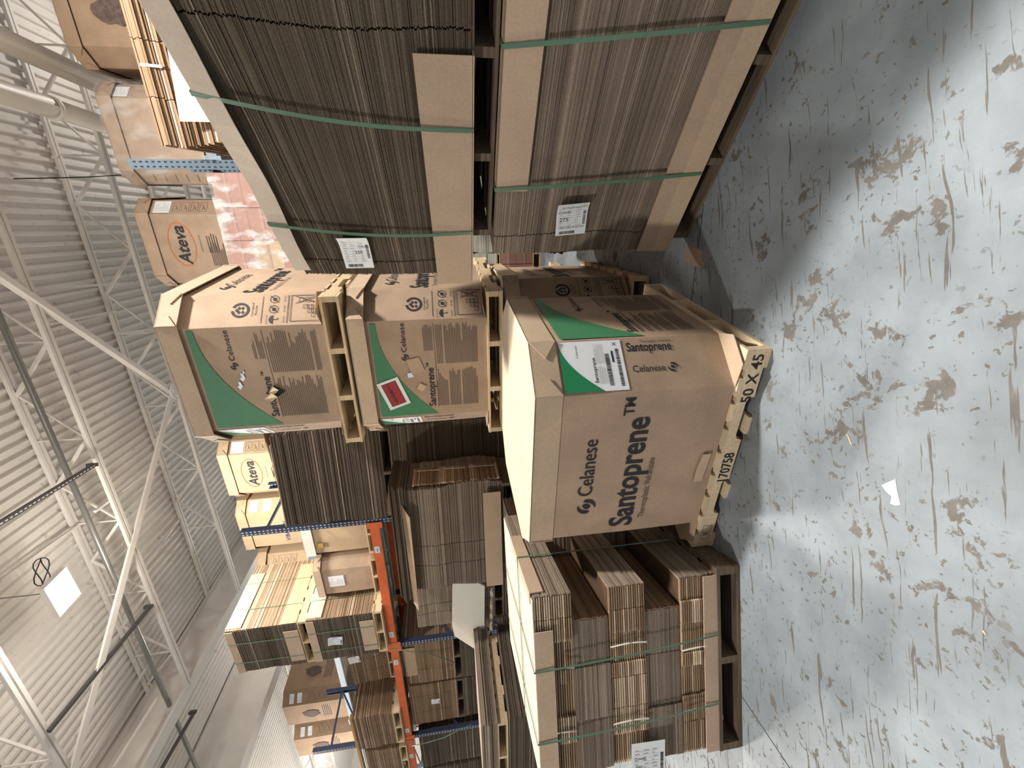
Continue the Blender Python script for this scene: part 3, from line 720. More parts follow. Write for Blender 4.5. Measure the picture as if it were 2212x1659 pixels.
# ---- three resin boxes stacked behind it
SR = -26.68; SCN = (0.4208, 3.8195)
zs = [(.127, .0, .82, .935, .97), (1.2013, 1.087, .84, .952, .97), (2.3061, 2.1802, .889, 1.016, 1.0)]
lbs = ['bottom octagonal resin box of the three high stack', 'middle octagonal resin box of the stack, with a red document pouch', 'top octagonal resin box of the stack, with a torn front panel']
plb = ['pallet on the floor under the three high stack of resin boxes', 'pallet between the bottom and middle resin boxes', 'pallet between the middle and top resin boxes']
for i, (zb, zp, l0, l1, H) in enumerate(zs):
    dr = 6.0 if i == 0 else 0.0; pallet(plb[i], (*SCN, zp), SR + dr, 1.143, 1.27, 'wood', nb=7, H=zb - zp, hs=(zb - zp) - .034, group='pallets under stacked resin boxes')
    g, F = gaylord(lbs[i], (*SCN, zb), SR + dr, 1.09, 1.235, min(H, l1 - .005), .165, .185, (l0, l1), group='octagonal resin boxes', lidm='lid' if i < 2 else 'cap', lidgrow=.018)
    print_santoprene_front(g, F['front'], 20 + 7 * i); print_handling(g, F['rc'], 5); print_santoprene_side(g, F['right'], 6); print_santoprene_label(g, F['lc'], 30 + i); 
    if i == 0: print_santoprene_side(g, F['left'], 6)
    # bottom flaps folded out over the pallet edge at both front corners
    for k in ('rc', 'lc'):
        f_ = F[k]; b_ = MB(); pts = [f_.pt(-.015, .004, 0), f_.pt(f_.w + .015, .004, 0), f_.pt(f_.w * .8, .03 if k == 'rc' else .006, .09), f_.pt(f_.w * .2, .03 if k == 'rc' else .006, .09)]
        b_.prism([tuple(q) for q in reversed(pts)], (0, 0, .004)); b_.build('bottom_flap', 'kraft', g)
    f_ = F['front']
    if i == 1:
        c_ = (f_.w * .27, f_.h * .835); q = Print(f_, .016).rrect(*c_, .235, .165, 19).build('document_pouch', 'film', g, 'clear pouch with a red document panel')
        Print(f_, .0165).rrect(*c_, .195, .112, 19).build('pouch_border', 'ink', q); Print(f_, .017).rrect(*c_, .187, .104, 19).build('pouch_panel', 'red', q)
        p = Print(f_, .0175); p.text('DOCUMENTS', c_[0] + .012, c_[1] + .004, .022, .012, .15, 19, centre=True); p.text('ENCLOSED', c_[0] - .028, c_[1] - .012, .016, .008, .10, 19, centre=True); p.build('lettering', 'ink', q)
        Print(f_, .015).poly([(f_.w * .43, f_.h * .70), (f_.w * .44, f_.h * .65), (f_.w * .49, f_.h * .655), (f_.w * .48, f_.h * .70)]).build('tape_scrap', 'tape', g)
        b_ = MB(); b_.prism([tuple(f_.pt(a, z, .013)) for a, z in ((f_.w * .28, f_.h * .585), (f_.w * .33, f_.h * .545), (f_.w * .37, f_.h * .60), (f_.w * .31, f_.h * .63))], tuple(f_.n * .006)); b_.build('torn_board', 'lid', g)
        b_ = MB(); b_.prism([tuple(f_.pt(a, z, .0125)) for a, z in ((f_.w * .46, f_.h * .66), (f_.w * .62, f_.h * .70), (f_.w * .64, f_.h * .59), (f_.w * .50, f_.h * .55))], tuple(f_.n * .0035)); b_.build('tape_patch', 'kraft', g)
    if i == 2:
        for a, z, s in ((.45, .70, .03), (.53, .665, .03), (.58, .65, .012)):
            Print(f_, .015).poly([(f_.w * a + s * x, f_.h * z + s * y) for x, y in ((-1, .2), (-.2, -.5), (.9, -.2), (1.1, .3), (.1, .2), (-.3, .7))]).build('tape_scrap', 'tape', g)
        b_ = MB(); b_.prism([tuple(f_.pt(a, z, .013)) for a, z in ((f_.w * .30, f_.h * .47), (f_.w * .37, f_.h * .38), (f_.w * .43, f_.h * .46), (f_.w * .36, f_.h * .53))], tuple(f_.n * .004)); b_.build('torn_hole', 'black', g)
        for pts in (((.27, .50), (.33, .44), (.37, .49), (.31, .55)), ((.35, .46), (.40, .42), (.43, .47), (.38, .50))):
            b_ = MB(); b_.prism([tuple(f_.pt(f_.w * a, f_.h * z, .018 + .02 * (j % 2))) for j, (a, z) in enumerate(pts)], tuple(f_.n * .004)); b_.build('torn_board', 'lid', g)
# neighbour of the bottom box, one place further back
vS = Vector((math.cos(R(SR + 90)), math.sin(R(SR + 90)), 0)); uS = Vector((math.cos(R(SR)), math.sin(R(SR)), 0))
q = Vector((*SCN, 0)) + vS * 1.44 - uS * .34
pallet('pallet under the resin box behind the three high stack', (q.x, q.y, 0), SR, 1.143, 1.27, 'wood', group='pallets under stacked resin boxes')
g, F = gaylord('brown resin box half hidden behind the three high stack', (q.x, q.y, .127), SR, 1.09, 1.235, .97, .165, .185, (.85, .97), group='octagonal resin boxes'); print_santoprene_side(g, F['right'], 2); print_handling(g, F['rc'], 2)

# ---- tall strapped stacks of flat boxes along the right
RR = -56.0
def zf_top(x, y, z): return (x, y, z * (.858 + .11 * min(max(x, 0), 1.5)))
RU0 = (0.69, 2.68, 1.32); RL0 = (0.775, 2.55, .13)
ru_l, rl_l = inv(RR, RU0), inv(RR, RL0)
def on(px, o): return pplane(px[0], px[1], o, 124.0)
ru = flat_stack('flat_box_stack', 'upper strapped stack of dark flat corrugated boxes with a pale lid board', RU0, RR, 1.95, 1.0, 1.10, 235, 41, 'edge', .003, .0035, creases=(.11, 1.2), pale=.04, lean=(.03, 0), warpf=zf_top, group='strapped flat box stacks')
zl = 1.10
lw = lambda x, y, z: (x, y - .010 * math.sin(9 * x) * (1 if z > 1.05 else 1.6) , zf_top(x, y, z)[2] + .006 * math.sin(6 * x))
board(ru, 'lid_board', 'paleboard', .10, 1.29, -.040, -.034, zl - .075, zl + .02, lw, 'pale folded edge of the lid board', 14)
board(ru, 'lid_board', 'paleboard', .10, 1.29, -.040, 1.0, zl + .014, zl + .02, lw, None, 14)
board(ru, 'corner_board', 'cap', -.045, 1.14, -.036, -.030, -.004, .232, zf_top, 'plain kraft corner board along the bottom', 6)
board(ru, 'corner_board', 'cap', -.045, 1.14, -.036, .3, -.012, -.006, None)
for a, e in (((412, 190), (1018, 272)), ((592, 473), (1016, 492))):
    p0, p1 = ru_l(on(e, RU0)), ru_l(on(a, RU0)); strap_front(ru, p0[0], p1[0], -.012, zl + .026, 1.0, -.046, .018, warpf=zf_top, sag=-.03)
q = ru_l(on((770, 536), RU0)); pallet_label(ru, q[0], q[2], .155, .23, -90, (('CVR080', .60, .62, .012), ('350', .45, .44, .02)), -.03, .035, 5).rotation_euler = (0, 0, 0)
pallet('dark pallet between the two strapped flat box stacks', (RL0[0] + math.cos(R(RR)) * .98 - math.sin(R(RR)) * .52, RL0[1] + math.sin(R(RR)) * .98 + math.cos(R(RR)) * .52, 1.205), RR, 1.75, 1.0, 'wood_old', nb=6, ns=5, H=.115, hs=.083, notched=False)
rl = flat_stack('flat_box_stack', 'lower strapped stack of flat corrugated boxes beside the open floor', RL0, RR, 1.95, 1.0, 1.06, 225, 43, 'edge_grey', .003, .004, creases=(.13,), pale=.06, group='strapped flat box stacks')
board(rl, 'corner_board', 'cap', .41, 1.95, -.034, -.028, .905, 1.068, None, 'wide kraft corner board along the top', 1)
board(rl, 'corner_board', 'cap', .41, 1.95, -.034, .9, 1.062, 1.068)
board(rl, 'corner_board', 'cap', .02, 1.95, -.036, -.030, 0.0, .19, None, 'kraft board along the bottom', 1)
board(rl, 'corner_board', 'lid', .02, 1.95, -.040, -.036, -.004, .10)
for a, e in (((1090, 92), (1643, 38)), ((1078, 400), (1512, 365))):
    p0, p1 = rl_l(on(e, RL0)), rl_l(on(a, RL0)); strap_front(rl, p0[0], p1[0], 0.0, 1.072, .9, -.042, .018)
q = rl_l(on((1232, 463), RL0)); pallet_label(rl, q[0], q[2], .17, .215, -84, (('Ravens Plastics (DET)', .16, .84, .011), ('CVR080', .06, .66, .014), ('275', .10, .42, .024), ('DECT-48 x 40 #1 Pallet', .12, .22, .010)), -.035, .03, 7)
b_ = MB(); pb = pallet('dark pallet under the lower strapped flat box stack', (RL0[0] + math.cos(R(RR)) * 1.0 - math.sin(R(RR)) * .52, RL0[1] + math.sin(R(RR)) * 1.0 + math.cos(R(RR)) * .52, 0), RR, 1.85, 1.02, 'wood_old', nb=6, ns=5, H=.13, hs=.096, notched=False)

# ---- carton bundles on the left pallet
LR = -4.0; L0 = (-2.088, 2.267, .135)
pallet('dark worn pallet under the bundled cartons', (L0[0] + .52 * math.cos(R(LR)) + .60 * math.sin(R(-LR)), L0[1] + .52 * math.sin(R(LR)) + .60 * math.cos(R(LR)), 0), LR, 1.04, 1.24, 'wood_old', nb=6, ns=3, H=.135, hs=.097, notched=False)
ll = inv(LR, L0)
def Lw(x, y, z):
    c_, s_ = math.cos(R(LR)), math.sin(R(LR)); return (L0[0] + c_ * x - s_ * y, L0[1] + s_ * x + c_ * y, L0[2] + z)
def bundle(label, x0, x1, y0, y1, z0, h, n, seed, fm, rm, cuts, strapx=None):
    t_ = thing('carton_bundle', label, 'carton bundle', Lw(x0, y0, z0), LR, 'bundled cartons on the dark pallet'); r = random.Random(seed)
    wd, dp = x1 - x0, y1 - y0; f = MB(); e = MB(); th = h / n
    cs = [0] + [c_ * wd for c_ in cuts] + [wd - .006]
    offs = [r.choice((0, 0, .006, .012, .018)) for _ in cs]
    for i in range(n):
        z = i * th; jx = r.uniform(-.003, .003); tn = r.uniform(.55, .85) if fm == 'edge_warm' else r.uniform(.35, .7); bright = r.random() < .5
        for k in range(len(cs) - 1):
            tt = min(1, tn + (.25 if bright and offs[k] == 0 else 0) + r.uniform(-.15, .12))
            f.box(cs[k] + .002, cs[k + 1] - .002, offs[k] + r.uniform(0, .004), dp - .01, z, z + th * (.56 if fm == 'edge_warm' else .8), max(.05, tt))
        e.box(wd - .006 + jx, wd + jx, offs[-2] + .002, dp, z, z + th * .86, r.uniform(.3, .75))
    f.box(.02, wd - .02, .03, dp - .02, 0, h - th * .3, .1)
    f.build('cartons', fm, t_, 'stuff'); e.build('carton_ends', rm, t_, 'stuff')
    if strapx is not None:
        for sx in strapx:
            b_ = MB(); k = 8
            P = [(sx + .012 * math.sin(math.pi * j / k), -.006 - .006 * math.sin(math.pi * j / k), h * j / k) for j in range(k + 1)]
            b_.tube(P, .004, 5); b_.build('strap', 'wstrap', t_)
    return t_
fl_ = .2
E1 = (.18, .33, .5, .58, .74, .87)
for i, lb in ((0, 'bottom bundle of flat cartons, wide, on the dark pallet'), (2, 'third layer bundle of flat cartons jutting out past its neighbours'), (4, 'top bundle of flat cartons under the cream sheet')):
    bundle(lb, 0, 1.0, 0, 1.15, i * fl_, fl_, 16, 60 + i, 'edge_warm', 'edge_grey', E1, (.68 if i == 2 else .60, .25))
for i, nm in ((1, 'second'), (3, 'fourth')):
    bundle(f'{nm} layer bundle of flat cartons set back from the corner', 0, .84, 0.0, .72, i * fl_, fl_, 23, 70 + i, 'edge_grey', 'edge_warm', (.35, .7), ())
    bundle(f'{nm} layer back bundle of flat cartons flush with the side', 0, 1.0, .73, 1.15, i * fl_, fl_, 23, 80 + i, 'edge_grey', 'edge_grey', (.5,), ())
b_ = MB(); 
t_ = thing('cover_sheet', 'cream cardboard cover sheet with kraft edges on the bundled cartons', 'cover sheet', Lw(0, 0, 1.0), LR)
board(t_, 'sheet', 'cream', 0, .985, -.01, 1.16, 0, .006)
board(t_, 'corner_board', 'cap', 0, .82, -.016, -.010, -.095, .004, None, 'kraft board folded over the front')
board(t_, 'corner_board', 'cap', 1.004, 1.010, .03, .75, -.062, .007, None, 'kraft board folded over the side')
board(t_, 'corner_board', 'cap', .95, 1.010, .03, .75, .006, .011)
b_ = MB(); b_.box(0, 1.0, -.014, -.008, 0, .075); o = b_.build('edge_board', 'cap'); o.location = Lw(0, 0, 0); o.rotation_euler = (0, 0, R(LR)); tag(o, 'kraft edge board along the bottom of the bundled cartons', 'edge board')
# green straps round the load
for nm, a, e in (('front', (1166, 1446), (1545, 1366)), ('front', (1181, 1598), (1552, 1512))):
    p0 = ll(pplane(*e, L0, 176)); p1 = ll(pplane(*a, L0, 176))
    t_ = thing('load_strap', 'green strap running down the striped front of the bundled cartons', 'strap', Lw(0, 0, 0), LR, 'green straps round the carton load'); strap_front(t_, p0[0], p1[0], 0, 1.013, 1.15, -.022, .010)
t_ = thing('load_strap', 'green strap running across the side of the bundled cartons', 'strap', Lw(0, 0, 0), LR, 'green straps round the carton load')
b_ = MB(); b_.box(1.012, 1.014, .42, .434, 0, 1.012); b_.build('strap', 'strap', t_); b_ = MB(); b_.box(.0, 1.014, .42, .434, 1.012, 1.014); b_.build('strap', 'strap', t_)
q = ll(pplane(1395, 1640, L0, 176)); t_ = thing('pallet_tag', 'white paper pallet label on the front of the bundled cartons', 'paper label', Lw(0, 0, 0), LR)
pallet_label(t_, q[0], q[2], .19, .255, -92, (('CVR083', .1, .62, .013), ('320', .12, .42, .018)), -.03, .0, 9)

# ---- litter on the floor
def scrap(label, px, mat, th=.004, cat='scrap'):
    pts = [pz(x, y, .0) for x, y in px]; c_ = sum(pts, Vector()) / len(pts); b_ = MB()
    # keep the outline counter-clockwise seen from above
    ar = sum(p.x * q.y - q.x * p.y for p, q in zip(pts, pts[1:] + pts[:1]))
    if ar < 0: pts.reverse()
    b_.prism([tuple(p - c_) for p in pts], (0, 0, th)); o = b_.build('floor_scrap', mat); o.location = c_; return tag(o, label, cat, 'litter on the floor')
scrap('torn piece of brown cardboard lying in the shadow on the floor', ((1485, 532), (1500, 533), (1517, 541), (1516, 560), (1522, 568), (1520, 581), (1480, 566)), 'kraft')
scrap('torn scrap of white paper lying on the painted floor', ((1905, 1048), (1935, 1035), (1938, 1056), (1946, 1090), (1936, 1092), (1924, 1088), (1927, 1072), (1915, 1062)), 'paper', .002)
for lb, px in (('small wood splinter on the floor in front of the stencilled pallet', ((1830, 935), (1834, 940), (1843, 962), (1839, 958))), ('small wood chip on the floor beside the bundled cartons', ((2124, 1361), (2128, 1362), (2133, 1371), (2129, 1369)))): scrap(lb, px, 'wood_new', .005, 'wood chip')

# ================================================================= STACKS IN THE SECOND ROW (left of the resin boxes)
CR = -19.0; C0 = Vector((-.98 - 1.25 * math.cos(R(CR)), 4.45 - 1.25 * math.sin(R(CR)), 0))
def Cw(x, y, z): 
    c_, s_ = math.cos(R(CR)), math.sin(R(CR)); return (C0.x + c_ * x - s_ * y, C0.y + s_ * x + c_ * y, z)
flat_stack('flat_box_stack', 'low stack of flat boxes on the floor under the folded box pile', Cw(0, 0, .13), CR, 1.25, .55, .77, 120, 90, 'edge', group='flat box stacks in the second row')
pallet('pallet on the floor under the low flat box stack', Cw(.62, .28, 0), CR, 1.2, .55, 'wood_old', notched=False, ns=3, H=.13)
pallet('pallet carrying the folded box pile with a kraft flap', Cw(.62, .28, .90), CR, 1.2, .55, 'wood_old', notched=False, ns=3, H=.13)
mc = flat_stack('flat_box_stack', 'folded box pile with a plain kraft flap along its base', Cw(0, 0, 1.03), CR, 1.25, .55, .96, 128, 91, 'edge_grey', .007, .016, creases=(.30, .55), group='flat box stacks in the second row', pale=.08, lean=(-.02, .02))
board(mc, 'kraft_flap', 'lid', .0, 1.16, -.06, -.052, .02, .20, lambda x, y, z: (x, y - .02 * (1 - x), z), 'smooth kraft flap')
# strapped light ends of the bundles on the right side
b_ = MB(); r = random.Random(5)
for i in range(90):
    z = .02 + i * .0098; b_.box(1.258, 1.275 + r.uniform(0, .01), .02 + r.uniform(0, .02), .34, z, z + .007, r.uniform(.3, 1))
b_.build('carton_ends', 'edge_warm', mc, 'stuff')
for z0, z1 in ((.05, .33), (.36, .58), (.62, .86)):
    b_ = MB(); b_.bar((1.292, .26, z0), (1.292, .27, z1), .008, .004, (0, 1, 0)); b_.build('strap', 'wstrap', mc)
thin = flat_stack('flat_box_stack', 'thin layer of dark flat sheets between two taller stacks', Cw(-.10, -.02, 1.99), CR, 1.38, .56, .17, 22, 92, 'edge', .012, .02, group='flat box stacks in the second row')
b_ = MB(); b_.prism([(-.12, -.06, -.02), (1.1, -.10, -.03), (1.2, -.02, .05), (-.05, -.01, .03)], (0, 0, .006)); b_.build('bent_sheet', 'brown', thin)
UR = -17.0; U0 = (-.385 - 1.15 * math.cos(R(UR)), 5.05 - 1.15 * math.sin(R(UR)))
def Uw(x, y, z):
    c_, s_ = math.cos(R(UR)), math.sin(R(UR)); return (U0[0] + c_ * x - s_ * y, U0[1] + s_ * x + c_ * y, z)
pallet('floor pallet under the tallest dark sheet column', Uw(.57, .47, 0), UR, 1.15, .95, 'wood_old', notched=False, ns=3, H=.13)
flat_stack('flat_box_stack', 'tall dark sheet column half hidden behind the folded box pile', Uw(0, 0, .13), UR, 1.15, .95, 2.07, 260, 94, 'edge', .006, .008, group='flat box stacks in the second row')
pallet('dark pallet under the square dark stack', Uw(.57, .47, 2.20), UR, 1.12, .95, 'wood_old', notched=False, ns=3, H=.13)
bu = flat_stack('flat_box_stack', 'square dark stack of worn flat sheets in front of the navy post', Uw(0, 0, 2.33), UR, 1.15, .95, 1.13, 165, 93, 'edge', .010, .012, group='flat box stacks in the second row', pale=.10)
board(bu, 'loose_sheet', 'paleboard', .0, 1.02, -.01, .9, 1.132, 1.138, lambda x, y, z: (x, y, z + .01 * math.sin(8 * x)))
board(bu, 'loose_sheet', 'brown', .55, 1.15, .03, .7, 1.14, 1.146, lambda x, y, z: (x, y, z + .10 * (x - .55)))
for k in range(4):
    b_ = MB(); a = .05 + .05 * k; b_.prism([(a, -.02, -.01 - .03 * k), (a + .3, -.07 - .01 * k, -.05 - .02 * k), (a + .34, -.05, -.09), (a + .02, .0, -.06)], (0, -.003, .004)); b_.build('crumpled_sheet', 'kraft' if k % 2 else 'brown', bu)

# neighbours further left: pale box pile, white panel, silver film
p0 = Vector((-2.35, 5.35, 0)); NR = -20.0
def pl(px, off=0.0): return pplane(px[0], px[1], (p0.x + off * .34, p0.y + off * .94), 160.0)
q = pl((985, 1345)); q2 = pl((905, 1262))
dst = flat_stack('flat_box_stack', 'pale brown flat box pile behind the white panel', (q.x, q.y, 1.12), NR, .60, .7, .95, 70, 95, 'edge_grey', .003, .004, creases=(.2, .34), pale=0, group='flat box stacks in the second row')
pallet('pallet under the pale brown flat box pile', (q.x + .4, q.y + .22, .99), NR, .60, .7, 'wood_old', notched=False, ns=3, H=.13)
flat_stack('flat_box_stack', 'floor stack of flat sheets under the pale brown pile', (q.x, q.y, .13), NR, .60, .7, .86, 95, 96, 'edge', group='flat box stacks in the second row')
pallet('floor pallet under the flat sheets beside the white panel', (q.x + .4, q.y + .22, 0), NR, .60, .7, 'wood_old', notched=False, ns=3, H=.13)
wp = [pl(c_, -.12) for c_ in ((977.7, 1261), (1034, 1260), (1047, 1266.5), (1046, 1392), (1043, 1413), (981.8, 1374), (976.7, 1353.6))]
c_ = sum(wp, Vector()) / len(wp); b_ = MB(); nrm = Vector((-.34, -.94, 0)); b_.prism([tuple(p - c_) for p in wp], tuple(nrm * -.03)); o = b_.build('white_panel', 'foam'); o.location = c_; tag(o, 'large white cardboard panel with clipped corners leaning on the pale pile', 'panel')
a, e = pl((1062, 1268), -.16), pl((1058, 1478), -.16); b_ = MB()
k = 24; P = [a + (e - a) * i / k + Vector((0, .01 * math.sin(i * 1.7), .006 * math.sin(i * 2.3))) for i in range(k + 1)]
for s, q in zip(P, P[1:]): b_.bar(s, q, .02, .030 + .008 * math.sin(s.x * 40))
tag(b_.build('film_edge', 'silver'), 'bright strip of silver film hanging below the white panel', 'film')

# floor piles at the far left, between the cartons and the rack
GR = -22.0; g0 = pplane(1150, 1512, (-3.15, 4.4), 158)
gx, gy = -3.42, 4.45
def Gw(x, y, z):
    c_, s_ = math.cos(R(GR)), math.sin(R(GR)); return (gx + c_ * x - s_ * y, gy + s_ * x + c_ * y, z)
flat_stack('flat_box_stack', 'dark flat box pile on the floor behind the bundled cartons', Gw(-1.2, 0, .13), GR, 1.2, 1.1, .98, 110, 101, 'edge', .008, .012, group='flat box piles at the far left', pale=.1)
pallet('floor pallet under the dark pile behind the bundled cartons', Gw(-.6, .5, 0), GR, 1.15, 1.0, 'wood_old', notched=False, ns=3, H=.13)
pallet('pallet between the dark pile and the light edged pile', Gw(-.6, .5, 1.115), GR, 1.15, 1.0, 'wood', notched=False, ns=3, H=.11, hs=.08)
flat_stack('flat_box_stack', 'light edged sheet pile on top behind the bundled cartons', Gw(-1.2, -.02, 1.225), GR, 1.22, 1.1, .17, 20, 102, 'edge_grey', .010, .015, group='flat box piles at the far left', pale=.3)
# lower sheet pile just behind the carton load
bx, by = Lw(-.2, 1.45, 0)[:2]
flat_stack('flat_box_stack', 'light edged sheets lying behind the bundled cartons', Lw(-.35, 1.42, .10), LR - 6, 1.05, .9, .80, 88, 103, 'edge_grey', .008, .012, group='flat box piles at the far left', pale=.2)
pallet('thin pallet under the sheets behind the bundled cartons', Lw(.17, 1.85, 0), LR - 6, 1.0, .9, 'wood', notched=False, ns=3, H=.10, hs=.07)

# ================================================================= RACKS
X0 = Vector((-1.734, 6.12, 0)); RY = 155.6; uR = Vector((math.cos(R(RY)), math.sin(R(RY)), 0)); vR = Vector((uR.y, -uR.x, 0)); KR = RY - 180
def rk(t_, v_, z=0.0): return X0 + uR * t_ + vR * v_ + Vector((0, 0, z))
def prk(px, v_=0.0):
    o = X0 + vR * v_; p = pplane(px[0], px[1], o, RY); return ((p - X0).dot(uR), p.z)
# local frame: x = -t, y = v
def rack(label, frames, v0, v1, height, levels, posts, beam, deckspans=(), name='pallet_rack'):
    t_ = thing(name, label, 'pallet rack', rk(0, v0), KR, 'pallet racks'); dv = v1 - v0
    for fr in frames:
        for y in (0, dv):
            x = -fr; b_ = MB()
            b_.box(x - .04, x + .04, y - .003, y + .003, 0, height) if y == 0 else b_.box(x - .04, x + .04, y - .003, y + .003, 0, height)
            s = 1 if y == 0 else -1
            for xx in (-.04, .036): b_.box(x + xx, x + xx + .004, min(y, y + s * .07), max(y, y + s * .07), 0, height)
            po = b_.build('upright_post', posts, t_)
            b_ = MB(); n = int(height / .051)
            for k in range(n):
                for dx in (-.02, .02):
                    z = .03 + k * .051; b_.box(x + dx - .006, x + dx + .006, y - .0045, y + .0045, z, z + .022)
            b_.build('punched_slots', 'black' if posts == 'slate' else 'hole', po, 'stuff')
        for z0, z1 in ((.2, .9), (.9, 1.7), (1.7, 2.5), (2.9, 3.4), (3.4, 4.0)):
            b_ = MB(); b_.bar((-fr, .03, z0), (-fr, dv - .03, z1), .03, .03); b_.build('diagonal_brace', 'navy' if posts == 'navy' else 'cable', t_)
        for z0 in (2.9, 4.0):
            b_ = MB(); b_.bar((-fr, .03, z0), (-fr, dv - .03, z0), .03, .03); b_.build('cross_brace', 'navy' if posts == 'navy' else 'cable', t_)
    for t0, t1 in zip(frames, frames[1:]):
        for z in levels:
            for y, s in ((0, -1), (dv, 1)):
                b_ = MB(); b_.box(-t1 + .04, -t0 - .04, y - .025, y + .025, z - .12, z); o = b_.build('beam', beam, t_)
                for x in (-t1 + .05, -t0 - .05):
                    b_ = MB(); b_.box(x - .05, x + .05, y + s * .028 - .004, y + s * .028 + .004, z - .17, z + .03); b_.build('beam_connector', beam, o)
    return t_
front = rack('long pallet rack with orange beams and navy posts behind the flat box stacks', [0, 2.51, 5.02], 0, 1.07, 4.3, [2.69], 'navy', 'orange')
rack('pallet rack with a slate blue perforated post behind the strapped stacks', [-6.81, -4.30], 0, 1.07, 4.22, [2.69], 'slate', 'orange')
back = rack('back pallet rack with light blue beams carrying tall boxes', [-1.9, 2.75, 7.6, 10.1], 1.95, 3.02, 4.3, [4.38], 'slate', 'lightblue')
# beam tags
for tt in (.48, 2.22, 2.88, 4.75, 5.56):
    b_ = MB(); b_.box(-tt - .06, -tt + .06, -.030, -.0265, 2.60, 2.67); o = b_.build('location_tag', 'tape', front, None, 'pale blue location tag')
    b_ = MB(); b_.box(-tt - .04, -tt + .03, -.0315, -.0305, 2.625, 2.645); b_.build('tag_print', 'paper_grey', o)
# wire decks
for t0 in (.12, 1.32, 2.65, 3.85, 5.15):
    b_ = MB()
    for k in range(21): x = -t0 - .03 - k * .055; b_.box(x - .003, x + .003, .03, 1.04, 2.692, 2.698)
    for k in range(11): y = .05 + k * .098; b_.box(-t0 - 1.15, -t0 - .02, y - .003, y + .003, 2.686, 2.692)
    for k in range(3): y = .25 + k * .28; b_.box(-t0 - 1.15, -t0 - .02, y - .015, y + .015, 2.65, 2.686)
    b_.build('wire_deck', 'wire', front)
for t0 in (-.5, .7, 2.85, 4.0, 5.2, 6.4):
    b_ = MB()
    for k in range(13): x = -t0 - .03 - k * .09; b_.box(x - .003, x + .003, .03, 1.04, 4.382, 4.388)
    for k in range(9): y = .05 + k * .12; b_.box(-t0 - 1.15, -t0 - .02, y - .003, y + .003, 4.376, 4.382)
    b_.build('wire_deck', 'strut', back)

def rpal(label, tl, wd, v_, d, z, mat='wood', H=.13):
    q = rk(tl - wd / 2, v_ + d / 2, z); return pallet(label, q, KR, wd, d, mat, nb=6, ns=3, H=H, hs=H - .036, notched=False, group='pallets on the racks')
# ---- two stacks on the front rack, lit from the right
aa = []
for i, (z, h, tl, wd, lb) in enumerate(((2.83, .92, 2.44, .86, 'lower strapped flat box stack on the orange rack, with a cream side board'), (3.885, .95, 2.45, .86, 'upper strapped flat box stack on the orange rack, with bright side boards'))):
    rpal(('pallet on the orange beam under the lower strapped stack', 'pallet between the two strapped stacks on the rack')[i], tl, wd + .02, -.13, 1.2, z - .13)
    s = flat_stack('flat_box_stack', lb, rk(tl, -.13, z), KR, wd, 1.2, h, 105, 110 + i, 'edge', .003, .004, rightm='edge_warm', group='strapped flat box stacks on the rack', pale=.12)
    bm = 'cream' if i else 'paleboard'
    board(s, 'side_board', 'tan' if i else 'cream', wd + .016, wd + .022, .03, 1.0, h - .20, h + .004, None, 'bright board along the top of the side')
    if i: board(s, 'side_board', 'tan', wd + .016, wd + .022, .0, 1.1, 0, .22, None, 'bright board along the base of the side')
    else: board(s, 'side_board', 'tan', wd + .016, wd + .022, .5, 1.1, 0, .16)
    board(s, 'corner_board', 'cap', .0, wd, -.02, -.014, h - .10, h + .004, lambda x, y, z: (x, y, z))
    board(s, 'corner_board', 'cap', .10, wd - .12, -.02, -.014, -.002, .20)
    for x in (.22, .62): strap_front(s, x, x, 0, h + .006, 1.2, -.026, .012, bow=.004)
    for y in (.32, .80):
        b_ = MB(); b_.box(wd + .023, wd + .025, y, y + .010, 0, h); b_.build('strap', 'strap', s)
    if i == 0: pallet_label(s, .42, .58, .17, .20, -8, (), -.03, .02, 3)
    aa.append(s)
# boxes standing on the same rack level, right of those stacks
g, F = gaylord('plain brown box with a white label beside the strapped stacks on the rack', rk(1.20, .66, 2.82), KR, .70, .95, .80, .12, .14, (.70, .80), 'kraft', 'lid', 'lid_top', group='boxes on the racks'); corner_label(g, F['front'], F['front'].w * .3, F['front'].w * .75, .40, .62, 3)
rpal('pallet under the plain brown labelled box on the rack', 1.56, .72, .18, .95, 2.69)
g, F = gaylord('brown box with a white lid and yellow sticker behind the navy post', rk(.44, .70, 2.82), KR, .72, .90, .85, .12, .14, (.72, .86), 'tan', 'foam', 'foam', group='boxes on the racks'); f_ = F['front']; Print(f_, .016).rect(f_.w * .2, f_.w * .38, .60, .68).build('yellow_sticker', 'lumber', g)
rpal('pallet under the white lidded box on the rack', .80, .72, .25, .90, 2.69)
# second bay
for tl, wd, v_, h, sd, lb in ((4.94, .90, -.1, .66, 121, 'warm brown flat carton stack in the second rack bay'), (6.05, .92, -.06, .60, 122, 'dim brown flat carton stack at the end of the orange beam'), (3.62, .80, .22, .62, 123, 'narrow flat carton stack tucked behind the strapped stacks')):
    rpal('pallet under the ' + lb, tl, wd, v_, 1.1, 2.69); s = flat_stack('flat_box_stack', lb, rk(tl, v_, 2.82), KR, wd, 1.1, h, 60, sd, 'edge_warm', .006, .008, creases=(.3, .6), group='flat carton stacks on the rack', pale=.05)
    if sd == 123: pallet_label(s, .62, .52, .16, .18, 4, (), -.02, .01, 4)
b_ = MB(); a, e = rk(4.15, .0, 3.52), rk(6.3, .0, 3.52); b_.bar(a, e, .09, .045); tag(b_.build('lumber_plank', 'lumber'), 'yellow lumber plank lying across the carton stacks on the rack', 'plank')
